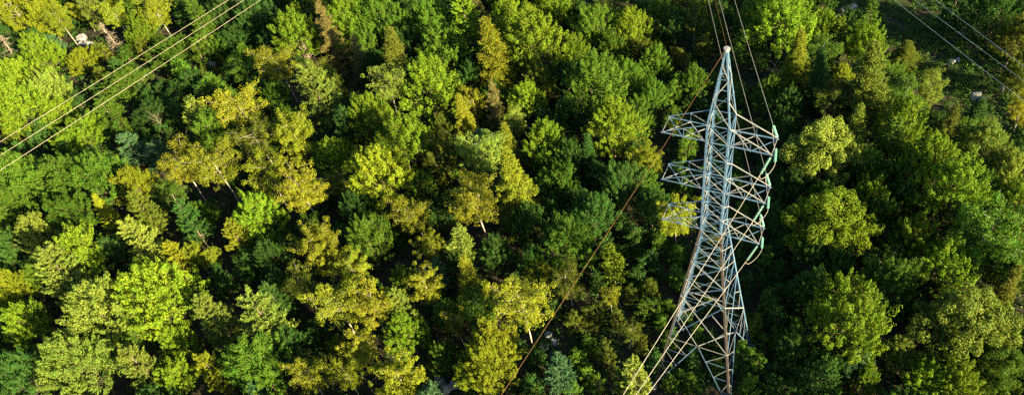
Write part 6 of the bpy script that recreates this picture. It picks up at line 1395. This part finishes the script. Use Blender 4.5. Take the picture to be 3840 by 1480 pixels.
# cross-arms
TIPS = {}
for z in (ZT, ZM, ZB):
    for sx, al in ((-1, AL), (1, AR)):
        arm = empty('cross_arm', (0, 0, 0), tower)
        h = half(z); ht = half(z + TIE)
        tip = {sy: np.array([sx * al, sy * DE, z]) for sy in (-1, 1)}
        bot = {sy: np.array([sx * h, sy * h, z]) for sy in (-1, 1)}
        top = {sy: np.array([sx * ht, sy * ht, z + TIE]) for sy in (-1, 1)}
        TIPS[(z, sx)] = tip
        am = {}
        for sy in (-1, 1):
            n = (0, sy, 0)
            member('chord', tip[sy] + np.array([sx * .12, 0, 0]), bot[sy], .16, n, M_STEEL_SKYLIT, arm)
            member('tie', tip[sy] + np.array([0, sy * .03, .08]), top[sy] + np.array([0, sy * .03, 0]), .12, n, M_STEEL_SKYLIT if sx < 0 else M_STEEL, arm)  # left ties carry the painted skylight blue, right ties plain steel
            tm = ins(top[sy], tip[sy], .5); cm = ins(bot[sy], tip[sy], .5); am[sy] = cm
            member('strut', tm + np.array([0, sy * -.02, 0]), cm + np.array([0, sy * -.02, 0]), .085, n, M_STEEL_SKYLIT, arm)
            member('brace', tm, bot[sy] + np.array([sx * .05, 0, .02]), .085, n, M_STEEL, arm)
        dz = np.array([0, 0, -.03])
        member('end_bar', tip[-1], tip[1], .15, (sx, 0, 0), M_STEEL, arm)
        member('diagonal', tip[-1] + dz, am[1] + dz, .10, (0, 0, 1), M_STEEL, arm)
        member('diagonal', tip[1] + dz * 3, am[-1] + dz * 3, .10, (0, 0, 1), M_STEEL_SKYLIT, arm)
        member('diagonal', am[-1] + dz, bot[1] + dz, .10, (0, 0, 1), M_STEEL, arm)
        member('diagonal', am[1] + dz * 3, bot[-1] + dz * 3, .10, (0, 0, 1), M_STEEL, arm)
    # chords carry on across the shaft
    for sy in (-1, 1): member('chord', (-half(z), sy * half(z) * 1.03, z - .02), (half(z), sy * half(z) * 1.03, z - .02), .16, (0, sy, 0), M_STEEL_SKYLIT)

# ---------------------------------------------------------------- insulators and wires
def lathe_mesh(name, prof, ns, mat):
    a = np.arange(ns) * 2 * math.pi / ns
    V = np.array([[r * math.cos(t), r * math.sin(t), z] for r, z in prof for t in a])
    k = len(prof); i = np.arange(k * ns).reshape(k, ns); j = np.roll(i, -1, 1)
    return mesh_np(name, V, np.stack([i[:-1], j[:-1], j[1:], i[1:]], -1).reshape(-1, 4), mat, True)
DISC = lathe_mesh('disc', [(.0, .065), (.05, .06), (.14, .03), (.15, .012), (.13, -.005), (.05, .0), (.0, 0)], 12, M_GLASS)
CAPM = lathe_mesh('cap', [(.0, .13), (.045, .125), (.05, .065), (.0, .06)], 8, M_CAPS)
ROD = lathe_mesh('rod', [(.0, 0), (.018, 0), (.018, 1), (.0, 1)], 6, M_CAPS)
def insulator(p, q, n, label, dia=1.0):
    p = Vector(p); q = Vector(q); d = q - p; L = d.length; n = int(n * .8)
    e = empty('insulator_string', p); e.rotation_euler = d.to_track_quat('Z', 'Y').to_euler()
    tag(e, label, 'insulator', 'green glass insulator strings on the tower')
    r = obj('rod', ROD, e); r.scale = (1, 1, L)
    st = L * .10; sp = L * .82 / n
    for i in range(n):
        o = obj('disc', DISC, e, (0, 0, st + i * sp)); o.scale = (dia * .8, dia * .8, 1)
        c = obj('cap', CAPM, o)
    return e
def wire(name, pts, rad, mat, label, cat, group, ns=6):
    V, F = tubes([(np.asarray(pts), np.full(len(pts), rad))], ns)
    return tag(obj(name, mesh_np(name, V, F, mat, True)), label, cat, group)
def span(p, az, slope, curv, L, k=30):
    t = np.linspace(0, L, k)
    return np.c_[p[0] + math.cos(R(az)) * t, p[1] + math.sin(R(az)) * t, p[2] + slope * t + curv * t * t]
FAR_AZ, FAR_S = 112.5, -.14
for (z, nm, naz) in ((ZT, 'top', 259.2), (ZM, 'middle', 256.8), (ZB, 'lowest', 254.0)):
    tb = TIPS[(z, 1)][1]; tf = TIPS[(z, 1)][-1]
    Ls = 2.15
    fd = nrm([math.cos(R(FAR_AZ)), math.sin(R(FAR_AZ)), FAR_S - .03]); nd = nrm([math.cos(R(naz)), math.sin(R(naz)), -.20])
    fe = tb + fd * Ls; ne = tf + nd * Ls
    insulator(tb + fd * .1, fe, 13, f'green insulator string reaching away from the {nm} cross-arm, far side')
    insulator(tf + nd * .1, ne, 13, f'green insulator string angled down towards the camera from the {nm} cross-arm')
    mb = (tb + tf) / 2 + np.array([.12, 0, -.05]); me_ = mb + np.array([.10, -.05, -1.75])
    insulator(mb, me_, 11, f'green insulator string hanging plumb from the {nm} cross-arm end, holding the jumper')
    wire('conductor', span(fe, FAR_AZ, FAR_S, .0005, 190), .021, M_WIRE, f'pale conductor running away over the forest from the {nm} cross-arm', 'power line', 'conductors strung on the tower')
    wire('conductor', span(ne, naz, -.15, .0006, 120), .021, M_WIRE, f'pale conductor descending past the tower legs from the {nm} cross-arm', 'power line', 'conductors strung on the tower')
    # jumper: from far string end under the arm end to near string end
    c1 = me_ + np.array([.02, 0, -.05])
    def bez(a, b, c, d, k=12):
        t = np.linspace(0, 1, k)[:, None]; return a * (1 - t) ** 3 + 3 * b * t * (1 - t) ** 2 + 3 * c * t * t * (1 - t) + d * t ** 3
    down = np.array([0, 0, -1.])
    P1 = bez(fe, fe + down * 1.2 + fd * -.1, c1 + np.array([-.1, 1.0, -.1]), c1)
    P2 = bez(c1, c1 + np.array([0, -.8, -.12]), ne + down * 1.3 - nd * .2, ne)
    wire('jumper_cable', np.vstack([P1, P2[1:]]), .022, M_WIRE, f'pale looping jumper cable under the {nm} cross-arm end', 'cable', 'jumper cables at the arm ends')
pk = np.array([0, 0, H_PEAK + .02])
wire('earth_wire', span(pk, 112.5, -.11, .0004, 190), .009, M_EARTH, 'rusty orange earth wire running away from the tower peak', 'power line', 'earth wires at the tower peak')
wire('earth_wire', span(pk, 261.7, -.13, .0005, 120), .010, M_EARTH, 'rusty orange earth wire slanting down across the dark gully from the peak', 'power line', 'earth wires at the tower peak')

# wires of the other two lines
for i, (a, b) in enumerate((((-108.42, -9.88), (-97.37, 32.54)), ((-105.49, -12.09), (-94.13, 33.31)), ((-102.39, -14.40), (-90.78, 34.12)))):
    a = np.array(a); b = np.array(b); d = nrm(b - a); t = np.linspace(-70, 140, 40)
    P = np.c_[a[0] + d[0] * t, a[1] + d[1] * t, 15 + .00018 * (t - 22) ** 2]
    wire('overhead_wire', P, .027, M_CREAM, ('upper cream wire of the three crossing the shaded cutting', 'middle cream wire of the three crossing the shaded cutting', 'lowest cream wire of the three crossing the shaded cutting')[i], 'power line', 'cream wires over the cutting')
for i, (a, b) in enumerate((((9.63, 58.13), (26.75, 40.18)), ((12.27, 58.76), (26.55, 44.05)), ((14.87, 59.38), (26.41, 47.01)))):
    a = np.array(a); b = np.array(b); d = nrm(b - a); t = np.linspace(-90, 90, 40)
    P = np.c_[a[0] + d[0] * t, a[1] + d[1] * t, 15 + .00018 * (t - 12) ** 2]
    wire('overhead_wire', P, .018, M_WIRE_SKYLIT, ('thin blue-grey wire over the fern clearing, lowest of its three', 'thin blue-grey wire over the fern clearing, middle of its three', 'thin blue-grey wire over the fern clearing, upper one at the corner')[i], 'power line', 'blue-grey wires over the clearing')
